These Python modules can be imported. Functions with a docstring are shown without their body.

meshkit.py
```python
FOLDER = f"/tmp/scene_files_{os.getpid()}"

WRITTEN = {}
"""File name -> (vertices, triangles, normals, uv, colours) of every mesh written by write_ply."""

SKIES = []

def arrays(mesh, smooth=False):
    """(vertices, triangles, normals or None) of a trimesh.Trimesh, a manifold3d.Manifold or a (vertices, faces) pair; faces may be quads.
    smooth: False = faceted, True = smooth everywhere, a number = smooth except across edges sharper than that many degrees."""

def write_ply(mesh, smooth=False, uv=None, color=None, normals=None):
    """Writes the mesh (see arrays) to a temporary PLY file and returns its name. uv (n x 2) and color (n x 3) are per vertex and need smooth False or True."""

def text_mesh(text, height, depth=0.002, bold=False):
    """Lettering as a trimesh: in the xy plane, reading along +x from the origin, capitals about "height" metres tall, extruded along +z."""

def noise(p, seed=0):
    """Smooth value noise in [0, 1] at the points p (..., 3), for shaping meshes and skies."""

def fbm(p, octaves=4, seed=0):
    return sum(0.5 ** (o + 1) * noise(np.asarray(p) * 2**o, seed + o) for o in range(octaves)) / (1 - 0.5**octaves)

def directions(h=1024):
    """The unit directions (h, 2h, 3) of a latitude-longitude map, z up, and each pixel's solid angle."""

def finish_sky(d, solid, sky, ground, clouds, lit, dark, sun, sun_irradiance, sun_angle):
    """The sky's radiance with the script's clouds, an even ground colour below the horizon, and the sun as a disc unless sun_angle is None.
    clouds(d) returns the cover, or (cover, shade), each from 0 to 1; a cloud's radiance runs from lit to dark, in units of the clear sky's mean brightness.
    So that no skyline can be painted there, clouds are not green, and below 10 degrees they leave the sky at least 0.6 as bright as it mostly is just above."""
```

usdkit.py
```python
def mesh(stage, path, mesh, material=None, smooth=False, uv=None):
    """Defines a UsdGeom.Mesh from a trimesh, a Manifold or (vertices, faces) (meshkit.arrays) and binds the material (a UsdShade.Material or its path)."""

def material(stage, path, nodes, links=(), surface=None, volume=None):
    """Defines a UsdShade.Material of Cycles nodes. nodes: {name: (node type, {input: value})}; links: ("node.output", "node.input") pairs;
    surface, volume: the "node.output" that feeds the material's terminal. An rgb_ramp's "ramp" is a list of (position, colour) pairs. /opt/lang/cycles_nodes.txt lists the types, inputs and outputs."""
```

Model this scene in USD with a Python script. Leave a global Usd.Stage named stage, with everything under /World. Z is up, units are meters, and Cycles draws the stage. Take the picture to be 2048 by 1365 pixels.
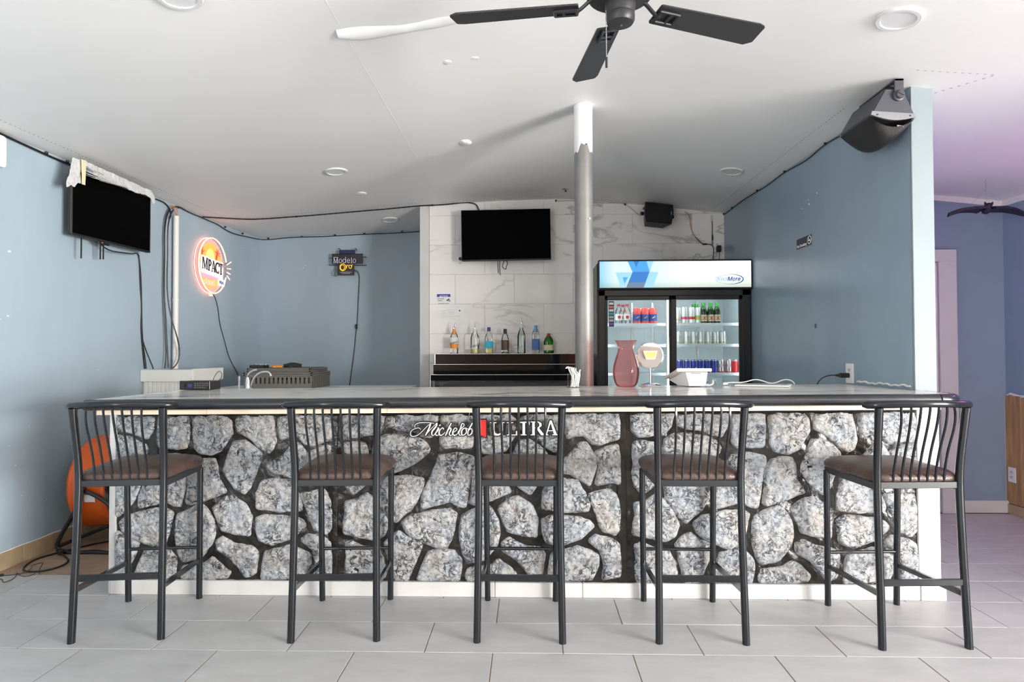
import math, random
import numpy as np
import trimesh
from shapely.geometry import Polygon, Point, LineString, box as sbox, MultiPoint
from shapely.ops import unary_union
from scipy.spatial import Delaunay
from scipy.interpolate import CubicSpline
import usdkit, meshkit
from meshkit import text_mesh, noise, fbm
from pxr import Usd, UsdGeom, UsdLux, UsdShade, Gf, Sdf

stage = Usd.Stage.CreateInMemory()
W = UsdGeom.Xform.Define(stage, '/World')
UsdGeom.Scope.Define(stage, '/World/Looks')
PI = math.pi

# ---------------------------------------------------------------- camera
F_PX, CAM_Z, YAW, PITCH, ROLL = 1253.7, 1.3127, -0.0276, 0.0194, -0.003
fw = np.array([math.sin(YAW)*math.cos(PITCH), math.cos(YAW)*math.cos(PITCH), math.sin(PITCH)])
r0 = np.array([math.cos(YAW), -math.sin(YAW), 0.0]); u0 = np.cross(r0, fw)
rr = r0*math.cos(ROLL)+u0*math.sin(ROLL); uu = -r0*math.sin(ROLL)+u0*math.cos(ROLL)
cam = UsdGeom.Camera.Define(stage, '/World/camera')
cam.AddTransformOp().Set(Gf.Matrix4d(*rr, 0, *uu, 0, *(-fw), 0, 0, 0, CAM_Z, 1))
cam.CreateHorizontalApertureAttr(36.0); cam.CreateVerticalApertureAttr(36.0*1365/2048)
cam.CreateFocalLengthAttr(36.0*F_PX/2048); cam.CreateClippingRangeAttr((0.05, 200.0))
EXPOSURE = 0.73
cam.CreateExposureAttr(EXPOSURE)

# ---------------------------------------------------------------- light: daylight through the windows
def rect_light(name, loc, rot, w, h, color, power):
    l = UsdLux.RectLight.Define(stage, '/World/'+name)
    l.AddTranslateOp().Set(Gf.Vec3d(*loc)); l.AddRotateXYZOp().Set(Gf.Vec3f(*rot))
    l.CreateWidthAttr(w); l.CreateHeightAttr(h); l.CreateColorAttr(Gf.Vec3f(*color)); l.CreateIntensityAttr(power)
    l.CreateNormalizeAttr(False)
    return l
rect_light('daylight_window_right', (6.98, -2.0, 1.2), (90, 0, 90), 3.4, 2.0, (1.0, 0.955, 0.905), 46.0)
rect_light('daylight_window_left', (-3.40, -4.1, 1.25), (90, 0, -90), 3.0, 1.7, (1.0, 0.955, 0.91), 13.0)
NEON_PINK = 16.0
dome = UsdLux.DomeLight.Define(stage, '/World/sky'); dome.CreateIntensityAttr(0.6); dome.CreateColorAttr(Gf.Vec3f(0.9, 0.95, 1.0))

# ---------------------------------------------------------------- helpers: prims
_used = set()
def numbered(parent, name):
    k, n = name, 0
    while (parent, k) in _used:
        n += 1; k = '%s_%03d' % (name, n)
    _used.add((parent, k)); return k
def setdata(prim, label=None, cat=None, group=None, kind=None):
    for k, v in (('label', label), ('category', cat), ('group', group), ('kind', kind)):
        if v: prim.SetCustomDataByKey(k, v)
def asmesh(m):
    return trimesh.util.concatenate(m) if isinstance(m, (list, tuple)) else m
def obj(name, mesh, mat, parent='/World', smooth=30, label=None, cat=None, group=None, kind=None):
    p = parent+'/'+numbered(parent, name)
    pm = usdkit.mesh(stage, p, asmesh(mesh), MAT[mat], smooth=smooth)
    setdata(pm.GetPrim(), label, cat, group, kind)
    return p
class T:
    def __init__(s, name, label, cat, loc=(0, 0, 0), rz=0, group=None, kind=None):
        s.path = '/World/'+numbered('/World', name); s.loc = np.array(loc, float); s.rz = rz
        x = UsdGeom.Xform.Define(stage, s.path); x.AddTranslateOp().Set(Gf.Vec3d(*map(float, loc))); x.AddRotateZOp().Set(float(rz))
        s.prim = x.GetPrim(); setdata(s.prim, label, cat, group, kind)
    def part(s, name, mesh, mat, parent=None, world=True, **k):
        mesh = asmesh(mesh).copy()
        if world:
            mesh.apply_translation(-s.loc)
            if s.rz: mesh.apply_transform(trimesh.transformations.rotation_matrix(-math.radians(s.rz), (0, 0, 1)))
        return obj(name, mesh, mat, parent or s.path, **k)
def dup(src, name, label, cat, loc, rz=0, group=None):
    p = '/World/'+numbered('/World', name)
    x = UsdGeom.Xform.Define(stage, p); pr = x.GetPrim()
    pr.GetReferences().AddInternalReference(src.path)
    UsdGeom.Xformable(pr).ClearXformOpOrder() if False else None
    pr.GetAttribute('xformOp:translate').Set(Gf.Vec3d(*map(float, loc))); pr.GetAttribute('xformOp:rotateZ').Set(float(rz))
    setdata(pr, label, cat, group); pr.SetInstanceable(True)
    return p

# ---------------------------------------------------------------- helpers: shapes
def TM(loc=(0, 0, 0), rx=0, ry=0, rz=0):
    R = trimesh.transformations.euler_matrix(math.radians(rx), math.radians(ry), math.radians(rz), 'sxyz'); R[:3, 3] = loc; return R
def xf(m, loc=(0, 0, 0), rx=0, ry=0, rz=0):
    m = m.copy(); m.apply_transform(TM(loc, rx, ry, rz)); return m
def box(x0, x1, y0, y1, z0, z1, b=0.0):
    if b <= 0:
        m = trimesh.creation.box((x1-x0, y1-y0, z1-z0)); m.apply_translation(((x0+x1)/2, (y0+y1)/2, (z0+z1)/2)); return m
    b = min(b, (x1-x0)*.45, (y1-y0)*.45, (z1-z0)*.45)
    pts = []
    for sx in (0, 1):
        for sy in (0, 1):
            for sz in (0, 1):
                X, Y, Z = (x0, x1)[sx], (y0, y1)[sy], (z0, z1)[sz]
                dx, dy, dz = (b, -b)[sx], (b, -b)[sy], (b, -b)[sz]
                pts += [(X, Y+dy, Z+dz), (X+dx, Y, Z+dz), (X+dx, Y+dy, Z)]
    return trimesh.convex.convex_hull(np.array(pts))
def cbox(c, s, b=0.0, **r):
    return xf(box(-s[0]/2, s[0]/2, -s[1]/2, s[1]/2, -s[2]/2, s[2]/2, b), c, **r)
def hull(pts): return trimesh.convex.convex_hull(np.array(pts, float))
def spline(pts, n=24):
    p = np.array(pts, float); t = np.r_[0, np.cumsum(np.linalg.norm(np.diff(p, axis=0), axis=1)+1e-9)]
    return CubicSpline(t, p)(np.linspace(0, t[-1], n))
def tube(pts, r, sides=8, closed=False, flat=None):
    p = np.array(pts, float); n = len(p); r = np.broadcast_to(np.asarray(r, float), (n,))
    if closed:
        t = np.roll(p, -1, 0)-np.roll(p, 1, 0)
    else:
        t = np.gradient(p, axis=0)
    t /= np.linalg.norm(t, axis=1, keepdims=True)+1e-12
    a = np.cross(t[0], (0, 0, 1.0) if abs(t[0][2]) < .9 else (1.0, 0, 0)); a /= np.linalg.norm(a)
    A = [a]
    for i in range(1, n):
        a = A[-1]-t[i]*np.dot(A[-1], t[i]); a /= np.linalg.norm(a)+1e-12; A.append(a)
    A = np.array(A); B = np.cross(t, A)
    ang = np.arange(sides)*2*PI/sides
    fa, fb = flat or (1, 1)
    v = p[:, None]+r[:, None, None]*(np.cos(ang)[None, :, None]*A[:, None]*fa+np.sin(ang)[None, :, None]*B[:, None]*fb)
    v = v.reshape(-1, 3); f = []
    m = n if closed else n-1
    for i in range(m):
        for j in range(sides):
            a0, a1 = i*sides+j, i*sides+(j+1) % sides; i2 = (i+1) % n
            b0, b1 = i2*sides+j, i2*sides+(j+1) % sides
            f += [(a0, a1, b1), (a0, b1, b0)]
    if not closed:
        v = np.vstack([v, p[0], p[-1]]); c0, c1 = len(v)-2, len(v)-1
        for j in range(sides):
            f += [(c0, (j+1) % sides, j), (c1, (n-1)*sides+j, (n-1)*sides+(j+1) % sides)]
    m = trimesh.Trimesh(v, f, process=False)
    if not closed: m.fix_normals()
    return m
def lathe(prof, n=28, loc=(0, 0, 0), **r):
    m = trimesh.creation.revolve(np.array(prof, float), sections=n); return xf(m, loc, **r)
def cyl(r, h, loc=(0, 0, 0), n=24, **rot):
    return xf(trimesh.creation.cylinder(radius=r, height=h, sections=n), loc, **rot)
def extr(poly, d):
    if poly.is_empty: return trimesh.Trimesh()
    gs = [g for g in getattr(poly, 'geoms', [poly]) if g.area > 1e-9]
    return trimesh.util.concatenate([trimesh.creation.extrude_polygon(g, d, engine='earcut') for g in gs])
def place(m, o, xd, yd):
    """local x,y,z -> xd, yd, xd x yd at o"""
    xd = np.array(xd, float); yd = np.array(yd, float); xd /= np.linalg.norm(xd); yd /= np.linalg.norm(yd); zd = np.cross(xd, yd)
    M = np.eye(4); M[:3, 0], M[:3, 1], M[:3, 2], M[:3, 3] = xd, yd, zd, o
    m = m.copy(); m.apply_transform(M); return m
FRONT = ((1, 0, 0), (0, 0, 1)); LEFTW = ((0, 1, 0), (0, 0, 1)); WINGW = ((0, -1, 0), (0, 0, 1))
def brush(pts, w, n=30):
    q = spline(pts, n) if len(pts) > 2 else np.array(pts, float)
    w = np.interp(np.linspace(0, 1, len(q)), np.linspace(0, 1, len(np.atleast_1d(w))), np.atleast_1d(w)) if np.ndim(w) else np.full(len(q), w)
    cs = [Point(*a).buffer(b/2, 6) for a, b in zip(q, w)]
    return unary_union([cs[i].union(cs[i+1]).convex_hull for i in range(len(cs)-1)])
def ctext(s, h, d=.0015, bold=False):
    m = text_mesh(s, h, d, bold); b = m.bounds; m.apply_translation((-(b[0][0]+b[1][0])/2, -(b[0][1]+b[1][1])/2, 0)); return m
def rnd_rect(w, h, r): return sbox(-w/2+r, -h/2+r, w/2-r, h/2-r).buffer(r, 6)
def zc(x): return 1.0958+.006*x

# ---------------------------------------------------------------- materials
MAT = {}
def mat(name, color, rough=.5, metal=0., spec=.5, noise_amt=0., noise_scale=6., noise_col=None, bump=0., bump_scale=80., coat=0., emis=None, stretch=(1, 1, 1), rnd=0., sheen=0.):
    n = {'p': ('principled_bsdf', dict(base_color=color, roughness=rough, metallic=metal, specular_ior_level=spec, coat_weight=coat, sheen_weight=sheen))}
    L = []
    if emis: n['p'][1].update(emission_color=emis[0], emission_strength=emis[1])
    if noise_amt or bump:
        n['g'] = ('geometry', {}); n['m'] = ('mapping', dict(scale=stretch)); L += [('g.position', 'm.vector')]
    if noise_amt:
        c2 = noise_col or tuple(c*(1-noise_amt) for c in color)
        n['n'] = ('noise_texture', dict(scale=noise_scale, detail=5.0, roughness=.6)); L += [('m.vector', 'n.vector')]
        n['r'] = ('rgb_ramp', dict(ramp=[(0.33, c2), (0.66, color)])); L += [('n.fac', 'r.fac')]
        src = 'r.color'
        if rnd:
            n['oi'] = ('object_info', {}); n['mr'] = ('map_range', dict(from_min=0., from_max=1., to_min=1-rnd, to_max=1+rnd)); L += [('oi.random', 'mr.value')]
            n['hv'] = ('hsv', dict(hue=.5, saturation=1., fac=1.)); L += [('mr.result', 'hv.value'), (src, 'hv.color')]; src = 'hv.color'
        L += [(src, 'p.base_color')]
    if bump:
        n['bn'] = ('noise_texture', dict(scale=bump_scale, detail=4.0)); n['b'] = ('bump', dict(strength=bump, distance=.01)); L += [('m.vector', 'bn.vector'), ('bn.fac', 'b.height'), ('b.normal', 'p.normal')]
    MAT[name] = usdkit.material(stage, '/World/Looks/'+name, n, L, surface='p.BSDF')
def pane(name, tint, ior=1.45, rough=0.02, mixfac=None):
    n = {'t': ('transparent_bsdf', dict(color=tint)), 'gl': ('glossy_bsdf', dict(color=(1, 1, 1), roughness=rough)), 'f': ('fresnel', dict(IOR=ior)), 'mx': ('mix_closure', {})}
    MAT[name] = usdkit.material(stage, '/World/Looks/'+name, n, [('t.BSDF', 'mx.closure1'), ('gl.BSDF', 'mx.closure2'), ('f.fac', 'mx.fac')], surface='mx.closure')
def emit(name, color, s): mat(name, (.02, .02, .02) if s > 3 else color, emis=(color, s))

BLUE = (.385, .485, .56)
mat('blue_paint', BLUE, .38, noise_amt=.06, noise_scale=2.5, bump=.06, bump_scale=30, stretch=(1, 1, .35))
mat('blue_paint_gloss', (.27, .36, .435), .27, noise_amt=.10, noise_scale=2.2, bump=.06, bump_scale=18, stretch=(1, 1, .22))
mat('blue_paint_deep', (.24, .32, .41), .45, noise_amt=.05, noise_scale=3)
mat('pale_cap_paint', (.22, .265, .285), .5, noise_amt=.06, noise_scale=4)
mat('ceiling_paint', (.85, .847, .842), .55, noise_amt=.035, noise_scale=1.6, bump=.05, bump_scale=9, stretch=(.5, 1, 1))
mat('white_paint', (.80, .78, .75), .45, noise_amt=.05, noise_scale=5)
mat('white_trim', (.62, .612, .60), .5, noise_amt=.04, noise_scale=9)
mat('cream_board', (.80, .67, .52), .5, noise_amt=.08, noise_scale=12)
mat('grout', (.20, .145, .10), .85)
mat('floor_base', (.46, .46, .455), .5)
mat('seam_dark', (.30, .28, .26), .9)
mat('plaster', (.78, .78, .78), .7, bump=.2, bump_scale=60)
mat('tan_tile', (.47, .35, .22), .5, noise_amt=.22, noise_scale=7, rnd=.08)
mat('brown_floor', (.40, .285, .20), .55, noise_amt=.28, noise_scale=9, bump=.05)
mat('steel_tube', (.012, .014, .017), .17, .25, spec=.5, coat=.2)
mat('steel_dark', (.014, .016, .019), .35, 0.)
mat('brown_vinyl', (.080, .047, .036), .36, noise_amt=.35, noise_scale=35, bump=.25, bump_scale=130)
mat('bar_edge', (.014, .015, .019), .24, 0., coat=.3)
mat('mortar', (.009, .0085, .008), .22, spec=.4, noise_amt=.4, noise_scale=18, bump=.6, bump_scale=26, noise_col=(.026, .022, .018))
mat('black_plastic', (.012, .012, .013), .35)
mat('black_satin', (.022, .022, .024), .45)
mat('black_gloss', (.006, .006, .007), .06)
mat('screen_black', (.0015, .0015, .0015), .5, spec=.02)
mat('grey_plastic', (.10, .095, .088), .5, noise_amt=.1, noise_scale=8)
mat('crate_grey', (.17, .16, .148), .55)
mat('speaker_grey', (.052, .054, .066), .42)
mat('speaker_silver', (.20, .20, .21), .45)
mat('speaker_grille', (.010, .009, .009), .42, bump=.4, bump_scale=700)
mat('chrome', (.82, .82, .84), .08, 1.0)
mat('alu', (.66, .66, .68), .3, 1.0)
mat('pole_metal', (.24, .235, .227), .48, .3, noise_amt=.25, noise_scale=5, bump=.05, bump_scale=60)
mat('white_plastic', (.80, .80, .79), .38)
mat('grey_plastic_light', (.52, .49, .47), .45)
mat('off_white_siding', (.76, .76, .72), .5)
mat('paper', (.82, .82, .81), .7)
mat('napkin', (.84, .84, .83), .8, bump=.3, bump_scale=50)
mat('orange_paint', (.78, .13, .015), .33, noise_amt=.12, noise_scale=10)
mat('orange_cloth', (.85, .33, .05), .8)
mat('black_cloth', (.03, .03, .03), .9)
mat('foam_sheet', (.66, .66, .66), .85, noise_amt=.2, noise_scale=30, bump=1.0, bump_scale=50)
mat('tape', (.74, .69, .44), .6)
mat('cable_black', (.012, .013, .016), .45)
mat('cable_tan', (.45, .34, .24), .6)
mat('cable_orange', (.50, .17, .04), .5)
mat('ribbon_red', (.80, .045, .02), .4)
mat('ribbon_dark', (.62, .015, .015), .4)
mat('letter_white', (.86, .86, .86), .4, emis=((1, 1, 1), .08))
mat('sign_black', (.012, .011, .011), .3)
mat('blue_connector', (.02, .08, .45), .4)
mat('label_white', (.82, .82, .80), .5)
mat('label_orange', (.90, .30, .03), .45)
mat('label_teal', (.02, .45, .58), .4)
mat('label_blue', (.05, .14, .42), .4)
mat('label_brown', (.10, .05, .035), .45)
mat('label_cream', (.62, .60, .38), .5)
mat('label_text', (.05, .03, .025), .5)
mat('cap_navy', (.05, .05, .22), .4)
mat('cap_red', (.42, .02, .03), .4)
mat('cap_lightblue', (.20, .42, .68), .4)
mat('liquid_gold', (.62, .56, .22), .2)
mat('liquid_brown', (.16, .05, .02), .2)
mat('mirror', (.86, .86, .86), .015, 1.0)
mat('notice_blue', (.06, .05, .42), .5)
mat('bat_black', (.012, .010, .03), .6)
mat('purple_wire', (.35, .30, .42), .5)
mat('wood_plank', (.52, .29, .13), .55, noise_amt=.45, noise_scale=6, stretch=(5, 5, .5), bump=.1, bump_scale=40)
mat('front_plaster', (.15, .14, .13), .6)
mat('front_wood', (.09, .052, .034), .5, noise_amt=.4, noise_scale=3, stretch=(4, 4, .4))
mat('speaker_black', (.008, .008, .009), .5)
mat('speaker_black_grille', (.006, .006, .006), .55, bump=.4, bump_scale=700)
mat('sign_back', (.75, .40, .38), .4, emis=((1, .42, .38), .25))
mat('door_paint', (.68, .62, .63), .45)
mat('fridge_black', (.014, .014, .016), .30)
mat('fridge_inside', (.74, .81, .83), .4)
mat('shelf_wire', (.82, .86, .88), .3)
mat('can_white', (.76, .77, .76), .28, .35)
mat('can_pink', (.62, .06, .22), .3, .2)
mat('can_red', (.60, .03, .04), .3, .3)
mat('can_lime', (.45, .52, .12), .3, .2)
mat('can_blue', (.025, .06, .42), .26, .4)
mat('can_silver', (.58, .60, .63), .25, .8)
mat('can_gold', (.55, .50, .33), .3, .3)
mat('beer_green', (.02, .10, .025), .12)
mat('foil_green', (.05, .34, .06), .3, .3)
mat('drink_red', (.80, .10, .09), .15)
mat('drink_blue_label', (.03, .06, .32), .35)
mat('cable_white', (.80, .80, .78), .4)
mat('card_dark', (.03, .03, .05), .4)
mat('card_orange', (.85, .22, .03), .4)
mat('card_teal', (.05, .40, .42), .4)
mat('card_purple', (.16, .10, .40), .4)
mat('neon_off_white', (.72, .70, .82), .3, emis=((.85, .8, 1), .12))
mat('neon_sign_backing', (.035, .033, .045), .4)
mat('neon_navy', (.03, .03, .13), .4)
mat('sun_orange', (.95, .36, .06), .4, emis=((1, .40, .08), .55))
mat('sun_yellow', (.98, .75, .15), .4, emis=((1, .75, .2), .7))
mat('sign_red', (.70, .06, .05), .4, emis=((1, .1, .08), .25))
mat('sign_pink', (.90, .28, .42), .4, emis=((1, .35, .5), .5))
mat('sign_white_lit', (.85, .85, .88), .4, emis=((1, .97, 1), .45))
emit('neon_coral', (1.0, .36, .25), 1.7)
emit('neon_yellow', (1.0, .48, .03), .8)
emit('neon_violet', (.60, .22, .95), 13.0)
emit('neon_magenta', (1.0, .15, .75), NEON_PINK)
emit('led_red', (1.0, .05, .03), 3.0)
emit('led_strip', (.92, .97, 1.0), 12.0)
mat('neon_glass', (.75, .5, .45), .25, emis=((1, .45, .35), .5))
mat('downlight_ring', (.70, .70, .70), .45)
mat('downlight_diffuser', (.72, .72, .74), .45)
pane('clear_glass', (.985, .99, .988), 1.3)
pane('bottle_green_tint', (.93, .98, .96), rough=.03)
pane('green_glass', (.22, .60, .20), rough=.03)
pane('window_glass', (.95, .97, .97), 1.45)
pane('fridge_glass', (.93, .97, .97), 1.3)
MAT['pink_glass'] = usdkit.material(stage, '/World/Looks/pink_glass', {'t': ('transparent_bsdf', dict(color=(1.0, .74, .73))), 'tl': ('translucent_bsdf', dict(color=(.95, .36, .35))), 'm0': ('mix_closure', dict(fac=.26)),
    'gl': ('glossy_bsdf', dict(color=(1, 1, 1), roughness=.04)), 'f': ('fresnel', dict(IOR=1.18)), 'mx': ('mix_closure', {})}, [('t.BSDF', 'm0.closure1'), ('tl.BSDF', 'm0.closure2'), ('m0.closure', 'mx.closure1'), ('gl.BSDF', 'mx.closure2'), ('f.fac', 'mx.fac')], surface='mx.closure')
pane('stand_acrylic', (.94, .95, .95), 1.4)

def marble(name, base, vein, scale, rough, thick=.045, streak=(1, 1, 1), rot=(0, 0, 0), rnd=True, soft=.25):
    n = {'g': ('geometry', {}), 'm': ('mapping', dict(scale=streak, rotation=rot)),
         'n': ('noise_texture', dict(dimensions='4D', scale=scale, detail=5.0, roughness=.55, distortion=.7)),
         'a': ('math', dict(math_type='subtract', value2=.5)), 'b': ('math', dict(math_type='absolute')),
         'r': ('rgb_ramp', dict(ramp=[(0, vein), (thick, tuple(b*.93 for b in base)), (thick+soft, base)])),
         'oi': ('object_info', {}), 'w': ('math', dict(math_type='multiply', value2=7.0 if rnd else 0.0)),
         'n2': ('noise_texture', dict(scale=scale*.9, detail=3.0)), 'r2': ('rgb_ramp', dict(ramp=[(.42, (0, 0, 0)), (.62, (1, 1, 1))])), 'mx': ('mix', dict(color1=base)),
         'p': ('principled_bsdf', dict(roughness=rough, specular_ior_level=.5))}
    L = [('g.position', 'm.vector'), ('m.vector', 'n.vector'), ('oi.random', 'w.value1'), ('w.value', 'n.w'), ('n.fac', 'a.value1'), ('a.value', 'b.value1'), ('b.value', 'r.fac'),
         ('m.vector', 'n2.vector'), ('n2.fac', 'r2.fac'), ('r2.color', 'mx.fac'), ('r.color', 'mx.color2'), ('mx.color', 'p.base_color')]
    MAT[name] = usdkit.material(stage, '/World/Looks/'+name, n, L, surface='p.BSDF')
marble('marble_tile', (.84, .815, .79), (.46, .44, .43), 1.1, .10, .022, (.8, 1, 2.0), (0, .5, 0))
def floor_mat():
    n = {'g': ('geometry', {}), 'm': ('mapping', dict(scale=(1.1, 3.2, 1))), 'oi': ('object_info', {}), 'w': ('math', dict(math_type='multiply', value2=9.0)),
         'n': ('noise_texture', dict(dimensions='4D', scale=3.2, detail=8.0, roughness=.62)), 'r': ('rgb_ramp', dict(ramp=[(.25, (.385, .387, .39)), (.55, (.455, .457, .46)), (.8, (.50, .502, .505))])),
         'mr': ('map_range', dict(from_min=0., from_max=1., to_min=.965, to_max=1.035)), 'hv': ('hsv', dict(hue=.5, saturation=1., fac=1.)),
         'p': ('principled_bsdf', dict(roughness=.42, specular_ior_level=.4))}
    L = [('g.position', 'm.vector'), ('m.vector', 'n.vector'), ('oi.random', 'w.value1'), ('w.value', 'n.w'), ('n.fac', 'r.fac'), ('oi.random', 'mr.value'), ('mr.result', 'hv.value'), ('r.color', 'hv.color'), ('hv.color', 'p.base_color')]
    MAT['floor_tile'] = usdkit.material(stage, '/World/Looks/floor_tile', n, L, surface='p.BSDF')
floor_mat()
def counter_mat():
    n = {'g': ('geometry', {}), 'm': ('mapping', dict(scale=(1.0, 2.6, 1), rotation=(0, 0, .10))),
         'n': ('noise_texture', dict(scale=1.6, detail=7.0, roughness=.6, distortion=1.2)),
         'r': ('rgb_ramp', dict(ramp=[(.30, (.15, .19, .24)), (.40, (.42, .44, .45)), (.47, (.80, .765, .70)), (.75, (.84, .80, .73))])),
         'p': ('principled_bsdf', dict(roughness=.13, specular_ior_level=.12))}
    MAT['counter_epoxy'] = usdkit.material(stage, '/World/Looks/counter_epoxy', n, [('g.position', 'm.vector'), ('m.vector', 'n.vector'), ('n.fac', 'r.fac'), ('r.color', 'p.base_color')], surface='p.BSDF')
counter_mat()
def stone_mat():
    n = {'g': ('geometry', {}), 'n1': ('noise_texture', dict(scale=21.0, detail=4.0, roughness=.55, distortion=1.1)), 'a': ('math', dict(math_type='subtract', value2=.5)), 'ab': ('math', dict(math_type='absolute')),
         'r1': ('rgb_ramp', dict(ramp=[(0, (.05, .055, .065)), (.012, (.13, .14, .155)), (.034, (.52, .53, .55)), (.07, (.95, .95, .95)), (.2, (1, 1, 1))])),
         'n3': ('noise_texture', dict(scale=48.0, detail=5.0, roughness=.65, distortion=.5)), 'r3': ('rgb_ramp', dict(ramp=[(.30, (.10, .108, .117)), (.40, (.32, .327, .335)), (.48, (.475, .48, .487)), (.65, (.565, .566, .568))])),
         'n2': ('noise_texture', dict(scale=9.0, detail=3.0)), 'r2': ('rgb_ramp', dict(ramp=[(.36, (.84, .91, 1.0)), (.52, (1, 1, 1)), (.70, (1.0, .91, .82))])),
         'n4': ('noise_texture', dict(scale=11.0, detail=2.0)), 'r4': ('rgb_ramp', dict(ramp=[(.40, (.25, .25, .25)), (.60, (1, 1, 1))])),
         'm1': ('mix', dict(mix_type='multiply')), 'mx': ('mix', dict(mix_type='multiply', fac=.75)), 'b': ('bump', dict(strength=1.0, distance=.013)), 'p': ('principled_bsdf', dict(roughness=.40, specular_ior_level=.45))}
    L = [('g.position', 'n1.vector'), ('g.position', 'n2.vector'), ('g.position', 'n3.vector'), ('g.position', 'n4.vector'), ('n1.fac', 'a.value1'), ('a.value', 'ab.value1'), ('ab.value', 'r1.fac'), ('n3.fac', 'r3.fac'), ('n2.fac', 'r2.fac'), ('n4.fac', 'r4.fac'),
         ('r4.color', 'm1.fac'), ('r3.color', 'm1.color1'), ('r1.color', 'm1.color2'), ('m1.color', 'mx.color1'), ('r2.color', 'mx.color2'), ('mx.color', 'p.base_color'), ('n3.fac', 'b.height'), ('b.normal', 'p.normal')]
    MAT['stone'] = usdkit.material(stage, '/World/Looks/stone', n, L, surface='p.BSDF')
stone_mat()
def header_mat():
    """backlit print of the fridge header: flat print, from position along x"""
    n = {'g': ('geometry', {}), 's': ('separate_xyz', {}), 'mx': ('map_range', dict(from_min=.64, from_max=2.0, to_min=0., to_max=1.)), 'mz': ('map_range', dict(from_min=1.90, from_max=2.14, to_min=0., to_max=1.)),
         'r': ('rgb_ramp', dict(ramp=[(0, (.28, .66, .90)), (.10, (.75, .92, 1.0)), (.35, (.72, .90, 1.0)), (.6, (1, 1, 1)), (1, (.98, .98, .96))])),
         'r2': ('rgb_ramp', dict(ramp=[(0, (.62, .74, .62)), (.22, (.9, .95, .9)), (.4, (1, 1, 1)), (1, (1, 1, 1))])),
         'm': ('mix', dict(mix_type='multiply', fac=1.0)), 'p': ('principled_bsdf', dict(base_color=(.05, .05, .05), roughness=.2, emission_strength=.62))}
    L = [('g.position', 's.vector'), ('s.x', 'mx.value'), ('s.z', 'mz.value'), ('mx.result', 'r.fac'), ('mz.result', 'r2.fac'), ('r.color', 'm.color1'), ('r2.color', 'm.color2'), ('m.color', 'p.emission_color')]
    MAT['header_print'] = usdkit.material(stage, '/World/Looks/header_print', n, L, surface='p.BSDF')
header_mat()
mat('print_blue', (.02, .05, .1), .2, emis=((.005, .19, .62), .62))
mat('print_blue_light', (.02, .05, .1), .2, emis=((.05, .38, .85), .62))
mat('print_sky', (.02, .05, .1), .2, emis=((.36, .72, .98), .62))
mat('print_grey', (.02, .05, .1), .2, emis=((.14, .22, .34), .62))
mat('logo_pale', (.02, .05, .1), .2, emis=((.22, .58, .82), .6))
mat('logo_blue', (.01, .03, .1), .2, emis=((.01, .12, .42), .55))

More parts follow.
